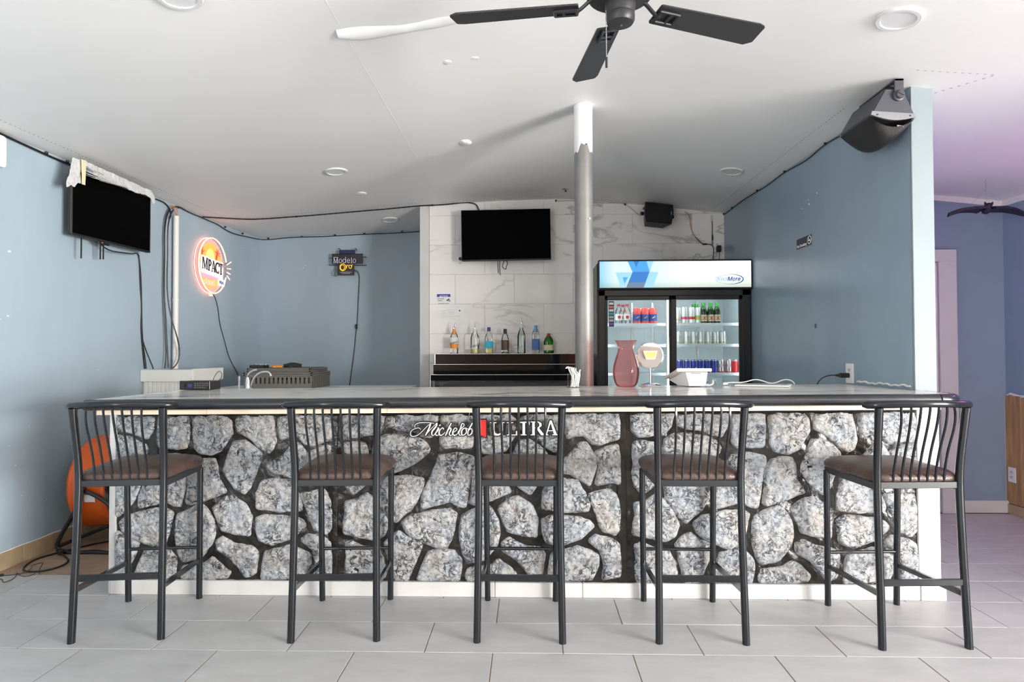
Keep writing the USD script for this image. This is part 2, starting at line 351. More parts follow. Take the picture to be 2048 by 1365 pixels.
# ================================================================ SETTING
YT, YA = 6.47, 7.37            # tiled wall, alcove wall
def ceil_z(x, y):
    x = np.asarray(x, float); y = np.asarray(y, float)
    z = np.interp(x, [-3.6, -3.215, -1.13, -.3, .35, 1.15, 2.0, 3.9, 4.4], [2.62, 2.665, 2.852, 2.895, 2.91, 2.84, 2.745, 2.55, 2.53])
    t = np.clip((YT-y)/2.2, 0, 1); t = t*t*(3-2*t)
    z = z+.062*t*np.exp(-((x-.3)/1.1)**2)
    zb = 2.695+.041*(x+3.2); s = np.clip((y-YT)/(YA-YT), 0, 1)
    return np.where((y > YT) & (x < -1.0), z*(1-s)+zb*s, z)
xs = np.r_[np.arange(-3.35, 4.06, .1), 4.4, 5.0, 5.6, 6.2, 6.95]; ys = np.r_[-6.1, np.arange(-5.75, 6.35, .145), YT, 6.77, 7.07, YA, 7.5]
GX, GY = np.meshgrid(xs, ys); GZ = ceil_z(GX, GY)
nv = len(xs); V = np.c_[GX.ravel(), GY.ravel(), GZ.ravel()]; Fc = []
for j in range(len(ys)-1):
    for i in range(nv-1):
        a = j*nv+i; Fc += [(a, a+nv, a+1), (a+1, a+nv, a+nv+1)]
ceiling = obj('ceiling', trimesh.Trimesh(V, Fc, process=False), 'ceiling_paint', smooth=True, kind='structure', label='white painted drywall ceiling sloping down to both sides', cat='ceiling')
obj('roof_board', box(-3.4, 6.95, -6.1, 7.55, 3.02, 3.1), 'white_paint', ceiling)
def on_ceiling(pts, dz=-.0015):
    return np.array([(x, y, float(ceil_z(x, y))+dz) for x, y in pts])
# stitched tape line round the bar ceiling, and the long drywall seam
dots = []
def stitches(a, b, step=.035, w=.012):
    L = math.dist(a, b); n = int(L/step); ang = math.degrees(math.atan2(b[1]-a[1], b[0]-a[0]))
    for k in range(n):
        t = (k+.5)/n; x, y = a[0]+(b[0]-a[0])*t, a[1]+(b[1]-a[1])*t
        dots.append(cbox((x, y, float(ceil_z(x, y))-.0006), (w, .0035, .0016), rz=ang))
stitches((-3.07, 3.2), (-3.05, 6.25)); stitches((-3.0, 6.28), (-1.14, 6.34)); stitches((1.88, 3.75), (1.86, 6.35)); stitches((1.97, 3.23), (2.36, 3.2)); stitches((2.36, 3.2), (2.19, 3.5)); stitches((-.9, 6.38), (1.86, 6.38))
obj('tape_stitching', dots, 'seam_dark', ceiling, smooth=False, kind='stuff')
obj('drywall_seam', tube(on_ceiling([(-.9, y) for y in np.linspace(2.0, 6.4, 40)], .0012), .0025, 6), 'plaster', ceiling)
# torn and swollen joint tape near the fan
def blob_strip():
    rng = np.random.RandomState(3); n, m = 40, 9; v = []
    for i in range(n):
        t = i/(n-1); x = -.93+.62*t; hw = .035+.02*math.sin(t*3.2+.4)+.012*math.sin(t*9); yc = 3.02+.02*math.sin(t*4)
        for j in range(m):
            s = j/(m-1)*2-1; y = yc+s*hw; h = (.003+.020*math.exp(-((t-.12)/.2)**2)+.008*math.exp(-((t-.55)/.35)**2))*(1-s*s)
            h += .005*noise(np.array([[x*22, y*22, 1.0]]))[0]*(1-s*s)
            v.append((x, y, float(ceil_z(x, y))-h+.001))
    f = []
    for i in range(n-1):
        for j in range(m-1):
            a = i*m+j; f += [(a, a+1, a+m), (a+1, a+m+1, a+m)]
    return trimesh.Trimesh(v, f, process=False)
obj('peeling_tape', blob_strip(), 'ceiling_paint', ceiling, smooth=True)
def lump(x, y, rx, ry, h, seed):
    m = trimesh.creation.icosphere(3, 1.0); v = m.vertices*(rx, ry, h); v = v*(1+.25*(noise(m.vertices*2.3+seed)[:, None]-.5)); m.vertices = v
    m.apply_translation((x, y, float(ceil_z(x, y)))); return m
for k, (x, y, rx, ry, h) in enumerate([(-.45, 3.43, .025, .025, .006), (-.48, 4.73, .045, .06, .018), (-1.57, 5.8, .05, .06, .014), (-.30, 3.42, .03, .02, .004)]):
    obj('plaster_lump', lump(x, y, rx, ry, h, k), 'ceiling_paint', ceiling, smooth=True)

# floor: grout bed, tiles laid in half bond, worn brown strip behind
floor = T('floor', 'pale grey stone-look tile floor in half bond', 'floor', kind='structure')
floor.part('slab', box(-3.4, 6.95, -6.1, 7.6, -.06, -.012), 'floor_base')
floor.part('grout_bed', box(-3.215, 3.9, 1.90, 5.3, -.012, -.0022), 'grout')
floor.part('front_tiles', box(-3.3, 6.9, -6.0, 1.905, -.012, 0), 'floor_base')
TW, TH, YL = .61, .305, 3.376
rng = np.random.RandomState(5)
for r in range(-5, 7):
    y0, y1 = YL+r*TH, YL+(r+1)*TH
    x_off = -2.605-TW if r % 2 else -2.2965-TW
    for k in range(-1, 12):
        xa, xb = max(x_off+k*TW, -3.215), min(x_off+(k+1)*TW, 3.9)
        if xb-xa < .02: continue
        if y0 > 3.6 and xb < 2.05: continue
        g = .0021
        ya, yb = y0, y1
        if y0 > 5.2: continue
        if r == 1: pass
        floor.part('floor_tile', box(xa+g, xb-g, ya+g, min(yb, 5.25)-g, -.010, rng.uniform(-.0004, .0004), .0012), 'floor_tile', smooth=False)
obj('floor', box(-3.215, -2.1, YL+TH, 7.37, -.012, .001), 'brown_floor', kind='structure', label='worn brown floor strip between the left wall and the bar', cat='floor')

# walls
obj('wall_left', [box(-3.34, -3.215, -2.5, 7.5, -.02, 3.0), box(-3.34, -3.215, -6.1, -5.7, -.02, 3.0), box(-3.34, -3.215, -5.75, -2.45, -.02, .35), box(-3.34, -3.215, -5.75, -2.45, 2.15, 3.0)], 'blue_paint', kind='structure', label='pale blue painted left wall under the wall television', cat='wall')
obj('wall_alcove', box(-3.3, -1.1, YA, YA+.13, -.02, 3.0), 'blue_paint', kind='structure', label='blue back wall of the alcove behind the unlit bar sign', cat='wall')
wt = T('wall_back', 'marble tiled wall behind the bottles and the refrigerator', 'wall', (0, YT, 0), kind='structure')
wt.part('wall_core', box(-1.13, 2.2, YT+.008, 7.5, -.02, 3.0), 'white_trim')
ZJ = [.595, .902, 1.209, 1.516, 1.823, 2.130, 2.437, 2.744, 3.051]
rng = np.random.RandomState(8)
offs = [0.0, .305]
for i in range(len(ZJ)-1):
    x0 = (.152 if i % 2 == 1 else -.155+.0)-4*TW
    for k in range(9):
        xa, xb = max(x0+k*TW, -1.035), min(x0+(k+1)*TW, 2.04)
        if xb-xa < .03: continue
        wt.part('wall_tile', box(xa+.0009, xb-.0009, YT+rng.uniform(-.0004, .0004), YT+.01, ZJ[i]+.0009, min(ZJ[i+1], 2.98)-.0009, .0008), 'marble_tile', smooth=False)
wt.part('corner_trim', box(-1.133, -1.037, YT-.004, YT+.012, -.02, 2.98), 'white_trim')
# partition at the right of the bar
PX0, PX1 = 2.055, 2.0
def prism_xy(poly, z0, z1):
    m = extr(Polygon(poly), z1-z0); m.apply_translation((0, 0, z0)); return m
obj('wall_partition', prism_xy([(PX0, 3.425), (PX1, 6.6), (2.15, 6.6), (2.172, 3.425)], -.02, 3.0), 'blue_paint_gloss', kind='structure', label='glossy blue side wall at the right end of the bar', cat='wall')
obj('trim', box(2.057, 2.174, 3.408, 3.426, 1.02, 2.9, .003), 'pale_cap_paint', kind='structure', label='pale painted end cap of the partition beside the bar', cat='trim')
obj('trim', box(2.060, 2.176, 3.402, 3.426, .0, 1.03, .003), 'white_trim', kind='structure', label='white upright board closing the right end of the bar front', cat='trim')
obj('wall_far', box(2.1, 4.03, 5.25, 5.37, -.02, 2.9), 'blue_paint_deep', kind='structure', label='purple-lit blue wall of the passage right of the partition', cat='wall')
wr = T('wall_right', 'blue wall at the far right with bare wood boards below', 'wall', (3.9, 5.2, 0), kind='structure')
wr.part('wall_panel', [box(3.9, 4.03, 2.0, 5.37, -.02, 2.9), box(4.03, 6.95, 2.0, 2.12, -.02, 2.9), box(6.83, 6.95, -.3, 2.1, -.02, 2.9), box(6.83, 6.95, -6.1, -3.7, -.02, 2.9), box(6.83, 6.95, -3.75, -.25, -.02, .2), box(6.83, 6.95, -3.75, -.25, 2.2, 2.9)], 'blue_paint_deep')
yy = 5.245; k = 0
rng = np.random.RandomState(4)
while yy > 3.4:
    w = .135+rng.uniform(-.02, .03)
    wr.part('plank', box(3.884+rng.uniform(0, .003), 3.905, yy-w+.002, yy, .085, .945+rng.uniform(-.012, .012), .002), 'wood_plank', smooth=False); yy -= w
wr.part('bottom_rail', box(3.878, 3.905, 3.4, 5.245, .0, .08, .003), 'tan_tile')
edge = [(5.248, .0), (5.246, .95), (5.20, .97), (5.1, .955), (4.9, .965), (4.5, .955), (4.0, .965), (3.4, .96)]
wr.part('torn_plaster', tube([(3.897, a, b) for a, b in edge], .011, 6), 'plaster')
obj('wall_front', box(-3.4, 6.95, -6.12, -5.97, 1.9, 3.0), 'front_plaster', kind='structure', label='plain upper front wall behind the viewer', cat='wall')
obj('wall_front', box(-3.4, 6.95, -6.12, -5.98, -.02, 1.9), 'front_wood', kind='structure', label='dark wood front wall behind the viewer', cat='wall')
obj('window_1', [box(6.85, 6.91, a, a+.05, .2, 2.2, .004) for a in (-3.73, -2.02, -.33)]+[box(6.85, 6.91, -3.7, -.3, z, z+.05, .004) for z in (.2, 2.16)], 'white_trim', kind='structure', label='wide white framed window in the far right wall', cat='window')
obj('window_2', [box(-3.30, -3.24, a, a+.05, .35, 2.15, .004) for a in (-5.72, -4.1, -2.52)]+[box(-3.30, -3.24, -5.7, -2.5, z, z+.05, .004) for z in (.35, 2.11)], 'white_trim', kind='structure', label='white framed window in the left wall', cat='window')
# door in the far wall
d = T('door_1', 'closed pale door in the purple-lit wall', 'door', (2.9, 5.24, 0), kind='structure')
d.part('door_panel', box(2.44, 3.345, 5.222, 5.25, .01, 2.045, .003), 'door_paint')
d.part('frame', [box(3.347, 3.49, 5.20, 5.25, 0, 2.15, .004), box(2.28, 2.44, 5.20, 5.25, 0, 2.15, .004), box(2.28, 3.49, 5.198, 5.25, 2.05, 2.15, .004)], 'white_trim')
d.part('handle', [lathe([(0, 0), (.026, 0), (.026, .006), (.01, .012), (.01, .035), (.024, .045), (.026, .06), (.016, .07), (0, .072)], 20, (2.52, 5.222, .98), rx=90)], 'chrome')
obj('baseboard_right', box(3.492, 3.895, 5.222, 5.25, 0, .10, .004), 'white_trim', kind='structure', label='white baseboard under the purple-lit wall', cat='baseboard')
bb = T('baseboard_left', 'tan tile baseboard along the left wall', 'baseboard', (-3.2, 4.0, 0), kind='structure')
y = 2.35
while y < 6.6:
    bb.part('tile', box(-3.216, -3.200, y+.001, y+.308, 0, .108+.001*math.sin(y*9), .002), 'tan_tile', smooth=False); y += .31
bb.part('caulk', tube([(-3.208, a, .110+.002*math.sin(a*23)) for a in np.linspace(2.35, 6.5, 70)], .004, 6), 'plaster')
# cornice strips in the passage
obj('trim', [hull([(2.17, 5.235, float(ceil_z(2.17, 5))-.045), (2.17, 5.25, float(ceil_z(2.17, 5))-.045), (2.17, 5.235, float(ceil_z(2.17, 5))+.02), (2.17, 5.25, float(ceil_z(2.17, 5))+.02), (3.9, 5.235, float(ceil_z(3.9, 5))-.045), (3.9, 5.25, float(ceil_z(3.9, 5))-.045), (3.9, 5.235, float(ceil_z(3.9, 5))+.02), (3.9, 5.25, float(ceil_z(3.9, 5))+.02)])], 'white_paint', kind='structure', label='white cove strip above the purple-lit wall', cat='trim')
obj('trim', box(3.885, 3.9, 3.0, 5.24, float(ceil_z(3.9, 5))-.045, float(ceil_z(3.9, 5))+.02), 'white_paint', kind='structure', label='white cove strip above the far right wall', cat='trim')
# chips of missing paint
chips = []
rng = np.random.RandomState(11)
def chip(o, xd, yd, s):
    a = np.sort(rng.uniform(0, 2*PI, 8)); p = Polygon([(s*rng.uniform(.5, 1)*math.cos(t), s*.6*rng.uniform(.5, 1)*math.sin(t)) for t in a])
    return place(extr(p.buffer(.0006), .0012), o, xd, yd)
pc_l = [chip((-3.215, y, z), *LEFTW, s) for y, z, s in [(3.78, 1.952, .016), (3.775, 1.553, .011), (4.59, 1.198, .008), (3.72, 1.53, .006), (3.9, .42, .006), (3.85, .62, .007), (4.1, .35, .006), (3.8, .75, .005), (4.25, .55, .006), (3.95, .85, .005), (6.6, 2.43, .012), (6.9, 2.5, .01)]]
obj('paint_chip_marks', pc_l, 'plaster', '/World/wall_left', smooth=False, kind='stuff')
obj('paint_chip_marks', [chip((x, YA, z), *FRONT, s) for x, z, s in [(-2.69, 2.335, .022), (-2.66, 2.36, .009), (-3.0, 2.3, .008), (-2.2, 1.9, .006), (-3.14, 1.7, .006)]], 'plaster', '/World/wall_alcove', smooth=False, kind='stuff')
obj('paint_chip_marks', [chip((PX0-(y-3.425)*.01733, y, z), *WINGW, s) for y, z, s in [(4.47, 2.44, .015), (4.60, 2.42, .010), (4.59, 2.39, .018), (4.70, 2.38, .008)]], 'plaster', '/World/wall_partition', smooth=False, kind='stuff')
obj('wall_anchor', cbox((2.034, 4.51, 1.50), (.012, .014, .03), .003), 'grey_plastic', '/World/wall_partition')
tp = [(2.052-(y-3.425)*.01733, y, zc(2)+.020+.003*math.sin(y*31)+.003*math.sin(y*83)) for y in np.linspace(3.44, 3.97, 40)]
obj('torn_plaster', tube(tp, .0075, 6, flat=(1, .8)), 'plaster', '/World/wall_partition')

# ================================================================ BAR
YF = 3.415
bar = T('bar_counter', 'long bar front clad in grey moulded stone panels', 'bar counter', (-.1, YF, 0))
def zt(x): return .9835+.0044*(x+2.28)
BL, BR = -2.285, 2.058
bar.part('carcass', hull([(x, y, z) for x, zz in ((BL+.01, zt(BL)), (2.045, zt(2.045))) for y in (YF+.02, YF+.10) for z in (.0, zz+.03)]), 'white_trim')
bar.part('side_panel', box(BL-.03, BL+.008, YF-.012, YF+.30, .0, zt(BL)+.02, .002), 'white_trim')
for a, b in ((BL-.012, -.55+.36), (-.19, .28), (.28, 2.06)):
    bar.part('base_board', box(a+.001, b-.001, YF-.025, YF+.008, .0, .078, .003), 'white_trim', smooth=False)
bar.part('base_board', box(2.06, 2.192, YF-.030, YF-.014, .0, .082, .003), 'white_trim', smooth=False)
# stone pattern of one moulded panel, in sheet units
ST = [[(80,60),(250,48),(395,58),(370,150),(330,190),(200,222),(130,222),(80,185)],
 [(420,75),(560,50),(805,55),(795,150),(755,225),(690,212),(620,180),(500,165),(430,140)],
 [(325,250),(400,213),(520,210),(640,228),(725,275),(748,310),(735,345),(640,410),(520,475),(430,500),(340,470),(310,360)],
 [(85,275),(160,262),(250,275),(268,330),(265,400),(262,570),(200,620),(150,655),(100,590),(85,480),(90,380)],
 [(840,60),(1000,50),(1075,60),(1080,180),(1072,300),(980,310),(930,300),(860,308),(832,270),(835,160)],
 [(1112,80),(1172,50),(1352,50),(1407,100),(1412,190),(1372,250),(1332,320),(1252,355),(1162,340),(1122,300)],
 [(820,370),(980,350),(1080,380),(1082,420),(1060,500),(1040,640),(1020,750),(960,740),(900,705),(760,745),(690,760),(690,680),(720,600),(770,500),(800,430)],
 [(320,560),(420,530),(560,520),(700,540),(690,600),(650,690),(600,770),(540,810),(485,865),(430,820),(370,740),(325,680)],
 [(95,720),(180,700),(265,650),(320,700),(380,770),(430,880),(400,960),(330,1000),(200,975),(85,950),(85,880),(100,800)],
 [(540,870),(600,820),(690,800),(780,775),(900,775),(955,800),(940,860),(920,960),(880,1050),(840,1065),(760,1040),(690,1010),(600,970),(560,930)],
 [(985,870),(992,820),(1092,770),(1172,735),(1212,760),(1272,850),(1282,950),(1262,1030),(1172,1140),(1042,1170),(1002,1100),(982,980)],
 [(400,1030),(460,965),(510,940),(570,980),(690,1035),(660,1110),(605,1235),(575,1298),(480,1298),(455,1240),(430,1130)],
 [(100,1030),(150,1015),(250,1060),(350,1070),(390,1150),(410,1230),(400,1280),(200,1298),(110,1295),(100,1200),(110,1120)],
 [(740,1090),(820,1070),(930,1085),(985,1140),(990,1200),(970,1298),(760,1298),(650,1295),(690,1200)],
 [(1022,1260),(1042,1210),(1212,1190),(1272,1140),(1332,1180),(1407,1250),(1382,1290),(1252,1298),(1032,1298)],
 [(1452,80),(1532,50),(1722,55),(1742,130),(1762,250),(1742,320),(1702,338),(1622,290),(1562,230),(1492,190),(1452,170)],
 [(1782,70),(1872,48),(2072,50),(2185,55),(2200,120),(2195,240),(2122,258),(2052,285),(1982,270),(1932,210),(1852,215),(1800,238),(1782,150)],
 [(1352,480),(1372,400),(1432,260),(1512,250),(1592,300),(1640,350),(1640,400),(1585,530),(1562,600),(1517,652),(1442,610),(1392,540)],
 [(1690,440),(1735,410),(1805,380),(1850,330),(1900,275),(1940,270),(2020,390),(2015,460),(1967,590),(1902,545),(1822,500),(1742,490)],
 [(1612,650),(1650,560),(1752,535),(1872,555),(1930,640),(1970,740),(1960,775),(1780,785),(1612,762)],
 [(1612,840),(1672,815),(1892,830),(1965,855),(1995,895),(1902,980),(1732,1042),(1632,1005),(1612,930)],
 [(1272,760),(1372,680),(1432,670),(1532,740),(1570,830),(1562,970),(1452,960),(1342,930),(1312,860)],
 [(1300,1015),(1352,985),(1442,1035),(1592,1060),(1622,1100),(1602,1255),(1532,1290),(1492,1230),(1412,1140),(1312,1080)],
 [(1682,1100),(1792,1070),(1872,1045),(1972,1080),(2032,1110),(2030,1180),(1982,1285),(1652,1298),(1662,1200)],
 [(1957,655),(2050,635),(2130,620),(2185,690),(2200,800),(2195,920),(2160,955),(2062,925),(2022,810),(1980,710)],
 [(2012,345),(2110,300),(2185,285),(2200,400),(2200,580),(2150,560),(2090,570),(2015,585),(2050,440)],
 [(1960,1000),(2010,960),(2130,985),(2190,1020),(2200,1180),(2195,1262),(2060,1285),(2080,1180),(2050,1070)],
 [(1082,460),(1132,400),(1192,385),(1282,390),(1302,440),(1307,540),(1372,640),(1332,650),(1212,700),(1092,735),(1062,720),(1077,620)]]
PW, PH = 2207.0, 1270.0
SPAN = 1.565
def stone_mesh(poly, seed):
    rng = np.random.RandomState(seed)
    poly = poly.buffer(.012, 6).buffer(-.018).buffer(.0155, 5) if poly.area > .004 else poly.buffer(-.004).buffer(.004)
    if poly.is_empty: return None
    if poly.geom_type != 'Polygon': poly = max(poly.geoms, key=lambda g: g.area)
    L = poly.exterior.length; nb = max(16, int(L/.012))
    bp = np.array([poly.exterior.interpolate(i/nb, normalized=True).coords[0] for i in range(nb)])
    bp = bp+.003*(np.c_[noise(np.c_[bp*40, np.full(nb, seed)]), noise(np.c_[bp*40, np.full(nb, seed+9.)])]-.5)
    poly = Polygon(bp).buffer(0)
    if poly.geom_type != 'Polygon': poly = max(poly.geoms, key=lambda g: g.area)
    bp = np.array(poly.exterior.coords[:-1])
    x0, y0, x1, y1 = poly.bounds; s = .0100
    gx, gy = np.meshgrid(np.arange(x0, x1, s), np.arange(y0, y1, s)); g = np.c_[gx.ravel(), gy.ravel()]+rng.uniform(-.0028, .0028, (gx.size, 2))
    inner = poly.buffer(-.006); ring = []
    for rg in getattr(inner, 'geoms', [inner]):
        if rg.is_empty: continue
        m = max(8, int(rg.exterior.length/.012)); ring += [rg.exterior.interpolate(i/m, normalized=True).coords[0] for i in range(m)]
    import shapely
    core = poly.buffer(-.010)
    g = g[shapely.contains_xy(core, g[:, 0], g[:, 1])] if not core.is_empty else g[:0]
    pts = np.vstack([bp, np.array(ring).reshape(-1, 2), g])
    d = np.array([poly.exterior.distance(Point(p)) for p in pts]); d[:len(bp)] = 0
    tri = Delaunay(pts).simplices; cen = pts[tri].mean(1); tri = tri[shapely.contains_xy(poly, cen[:, 0], cen[:, 1])]
    a, b, c = pts[tri[:, 0]], pts[tri[:, 1]], pts[tri[:, 2]]
    cr = (b[:, 0]-a[:, 0])*(c[:, 1]-a[:, 1])-(b[:, 1]-a[:, 1])*(c[:, 0]-a[:, 0]); tri[cr < 0] = tri[cr < 0][:, ::-1]
    P3 = np.c_[pts, np.full(len(pts), seed*1.7)]
    h = .021*np.clip(d/.016, 0, 1)**.5
    w = np.clip(d/.02, 0, 1)
    h = h+w*(.018*(fbm(P3*(22, 22, 1), 3, seed)-.5)+.016*(np.minimum(np.abs(fbm(P3*(40, 40, 1), 2, seed+3)-.5)*5, .6)-.45)+.005*rng.uniform(-1, 1))
    return np.c_[pts, h], tri
stones, count = [], 0
for panel, (x_left, u0) in enumerate(((-1.074-SPAN, None), (-1.074, None), (.495, None))):
    sc = SPAN/PW
    for si, P in enumerate(ST):
        pl = Polygon([(x_left+u*sc, 0) for u, v in P][:0] or [(x_left+u*sc, (1305-v)/1265.0) for u, v in P])
        pl = Polygon([(x, .080+t*(.902)) for x, t in pl.exterior.coords[:-1]])
        clip = sbox(BL+.010, .0, 2.052, 1.1)
        pl = pl.buffer(0).intersection(clip)
        if pl.is_empty or pl.area < .0012: continue
        if pl.geom_type != 'Polygon': pl = max(pl.geoms, key=lambda g: g.area)
        r = stone_mesh(pl, 100+si)
        if r is None: continue
        v, f = r
        k = (zt(v[:, 0])-.0805)/.9025
        vv = np.c_[v[:, 0], YF-.002-v[:, 2], .0805+(v[:, 1]-.0805)*k]
        m = trimesh.Trimesh(vv, f[:, ::1], process=False)
        bar.part('stone', m, 'stone', smooth=True); count += 1
# recessed dark mortar with a relief of its own, and the seam strips between panels
nx, nz = 260, 60
gx = np.linspace(BL+.008, 2.058, nx); gz = np.linspace(.076, 1.0, nz)
A, B = np.meshgrid(gx, gz); hh = .022*fbm(np.c_[A.ravel()*20, B.ravel()*20, np.zeros(A.size)], 3, 4)-.006
zz = B.ravel(); zz = .076+(zz-.076)*(zt(A.ravel())-.076)/(1.0-.076)
vm = np.c_[A.ravel(), YF-hh, zz]; fm = []
for j in range(nz-1):
    for i in range(nx-1):
        a = j*nx+i; fm += [(a, a+1, a+nx), (a+1, a+nx+1, a+nx)]
bar.part('mortar_bed', trimesh.Trimesh(vm, fm, process=False), 'mortar', smooth=True)
for sx in (-1.074, .495):
    bar.part('seam_strip', box(sx-.022, sx+.024, YF-.012, YF+.01, .078, zt(sx), .002), 'mortar')
pts = [(x, YF-.012-.004*math.sin(x*70), zt(x)-.006+.004*math.sin(x*43)) for x in np.linspace(BL+.02, 2.05, 160)]
bar.part('foam_bead', tube(pts, .010, 6), 'mortar')

# worktop
top = T('worktop', 'long glossy marbled bar worktop with dark rounded front edge', 'bar top', (-.1, 3.6, 1.05))
YB0, YB1, XL, XR = 3.10, 4.10, -2.235, 2.035
def slab(x0, x1, y0, y1, dz0, dz1):
    return hull([(x, y, zc(x)+dz) for x in (x0, x1) for y in (y0, y1) for dz in (dz0, dz1)])
top.part('slab', slab(XL, XR, YB0+.012, YB1, -.045, -.0005), 'counter_epoxy', smooth=False)
def bullnose(x0, x1, n=40):
    prof = [(0, 0)]+[(-.0265*math.sin(t)-.004, -.0265+.0265*math.cos(t)) for t in np.linspace(0, PI, 12)]+[(0, -.053), (.03, -.053), (.03, -.046), (.016, -.046), (.016, .0006), (0, .0012)]
    v = []; xs_ = np.linspace(x0, x1, n)
    for x in xs_: v += [(x, YB0+.012+a, zc(x)+b) for a, b in prof]
    m_ = len(prof); f = []
    for i in range(n-1):
        for j in range(m_):
            a, b = i*m_+j, i*m_+(j+1) % m_; f += [(a, b, b+m_), (a, b+m_, a+m_)]
    return trimesh.Trimesh(v, f, process=False)
bn = bullnose(XL-.005, 1.985); bn.fix_normals()
top.part('front_edge', bn, 'bar_edge', smooth=40)
endp = [(1.992, YB0+.008, zc(2)-.0265), (2.03, YB0+.011, zc(2)-.0265), (2.075, YB0+.035, zc(2)-.0265), (2.098, YB0+.085, zc(2)-.0265), (2.102, YB0+.16, zc(2)-.0265), (2.10, 3.395, zc(2)-.0265)]
top.part('corner_edge', tube(spline(endp, 20), .0268, 14), 'bar_edge')
top.part('end_infill', hull([(x, y, zc(2)+dz) for x, y in ((2.0, YB0+.015), (2.06, YB0+.045), (2.085, YB0+.10), (2.085, 3.40), (2.0, 3.40)) for dz in (-.045, -.0005)]), 'counter_epoxy', smooth=False)
for a, b in ((XL+.05, -1.62), (-1.62, -.71), (-.71, .16), (.16, 1.32), (1.32, 2.0)):
    top.part('edge_board', hull([(x, y, zc(x)+dz) for x in (a+.0008, b-.0008) for y in (YB0+.010, 3.40) for dz in (-.076, -.054)]), 'cream_board', smooth=False)
top.part('rear_edge', slab(XL, XR, YB1, YB1+.012, -.045, -.001), 'bar_edge')

# ================================================================ STOOLS
def make_stool(label, loc, rz):
    s = T('bar_stool', label, 'bar stool', loc, rz, group='stools along the bar')
    for sx in (-1, 1):
        rear = spline([(sx*.194, -.258, .0), (sx*.190, -.243, .3), (sx*.187, -.227, .66), (sx*.187, -.226, .74), (sx*.190, -.238, .88), (sx*.196, -.262, 1.065)], 28)
        s.part('leg', tube(rear, np.interp(rear[:, 2], [0, .95, 1.07], [.0168, .0168, .0185]), 14), 'steel_tube', world=False)
        fr = spline([(sx*.180, .228, 0), (sx*.183, .221, .35), (sx*.186, .214, .702)], 12)
        s.part('leg', tube(fr, .0155, 14), 'steel_tube', world=False)
    s.part('seat_frame', [box(-.187, .187, -.232, -.220, .700, .730, .002), box(-.187, .187, .214, .228, .690, .720, .002)]+
           [hull([(sx*.180, y, z) for y, z in ((-.225, .692), (-.225, .722), (.222, .690), (.222, .720))]+[(sx*.192, y, z) for y, z in ((-.225, .692), (-.225, .722), (.222, .690), (.222, .720))]) for sx in (-1, 1)], 'steel_dark', world=False)
    # cushion: rounded square with a crowned top
    n = 44; rings = [(1.0, .724), (1.03, .735), (1.03, .750), (.99, .763), (.91, .774), (.76, .784), (.52, .791), (.26, .795), (.0, .796)]
    v = []; k = 9.0
    for q, z in rings[:-1]:
        for i in range(n):
            t = 2*PI*i/n; c, s_ = math.cos(t), math.sin(t); rad = (abs(c)**k+abs(s_)**k)**(-1/k)
            x, y = .196*q*rad*c, .225*q*rad*s_
            if y > 0: x *= 1.06
            edge_ = .004*math.sin(t*14)*(1 if z < .77 else .3)
            v.append((x, y+.002, z+.0*edge_))
    v.append((0, .002, .797)); v.append((0, .002, .720)); f = []
    R = len(rings)-1
    for a in range(R-1):
        for i in range(n):
            p, q = a*n+i, a*n+(i+1) % n; f += [(p, q, q+n), (p, q+n, p+n)]
    for i in range(n):
        f += [((R-1)*n+i, (R-1)*n+(i+1) % n, R*n), ((i+1) % n, i, R*n+1)]
    s.part('seat', trimesh.Trimesh(v, f, process=False), 'brown_vinyl', world=False, smooth=True)
    def arc(x): return -.262-.052*(1-(x/.196)**2)
    def crown(x): return 1.074+.012*(1-(x/.24)**2)
    xs_ = np.linspace(-.247, .247, 33); p = np.array([(x, arc(x)+(.012 if abs(x) > .23 else 0), crown(x)) for x in xs_])
    rad = .0165*np.sqrt(np.clip(1-((np.abs(xs_)-.236).clip(0)/.0125)**2, .15, 1))
    s.part('top_rail', tube(p, rad, 16), 'steel_tube', world=False)
    for x in np.linspace(-.115, .115, 7):
        xt = x*1.03
        sp = spline([(x, -.226, .722), (x, -.238, .80), (x+.1*(xt-x), -.266, .90), (xt, -.292, .98), (xt, arc(xt), crown(xt)-.008)], 16)
        s.part('spindle', tube(sp, .0053, 8), 'steel_tube', world=False)
    s.part('stretcher', tube([(-.184, .222, .275), (.184, .222, .275)], .0085, 10), 'steel_tube', world=False)
    s.part('stretcher', box(-.19, .19, -.252, -.238, .272, .302, .003), 'steel_tube', world=False)
    for sx in (-1, 1):
        s.part('stretcher', hull([(sx*.180, -.248, .222), (sx*.180, -.248, .246), (sx*.195, -.248, .222), (sx*.195, -.248, .246), (sx*.176, .224, .196), (sx*.176, .224, .218), (sx*.190, .224, .196), (sx*.190, .224, .218)]), 'steel_tube', world=False, smooth=False)
    return s
st = make_stool('brown-seated steel bar stool beside the orange drum fan', (-1.928, 3.10, 0), 7.5)
for lab, loc, rz in (('brown-seated steel bar stool between the fan-side stool and the beer lettering', (-.912, 3.118, 0), 3.6),
                     ('brown-seated steel bar stool in front of the white and red beer lettering', (-.047, 3.124, 0), -.3),
                     ('brown-seated steel bar stool below the pink vase and round mirror', (.778, 3.13, 0), -.5),
                     ('brown-seated steel bar stool at the partition end of the bar', (1.734, 3.102, 0), 2.6)):
    dup(st, 'bar_stool', lab, 'bar stool', loc, rz, 'stools along the bar')

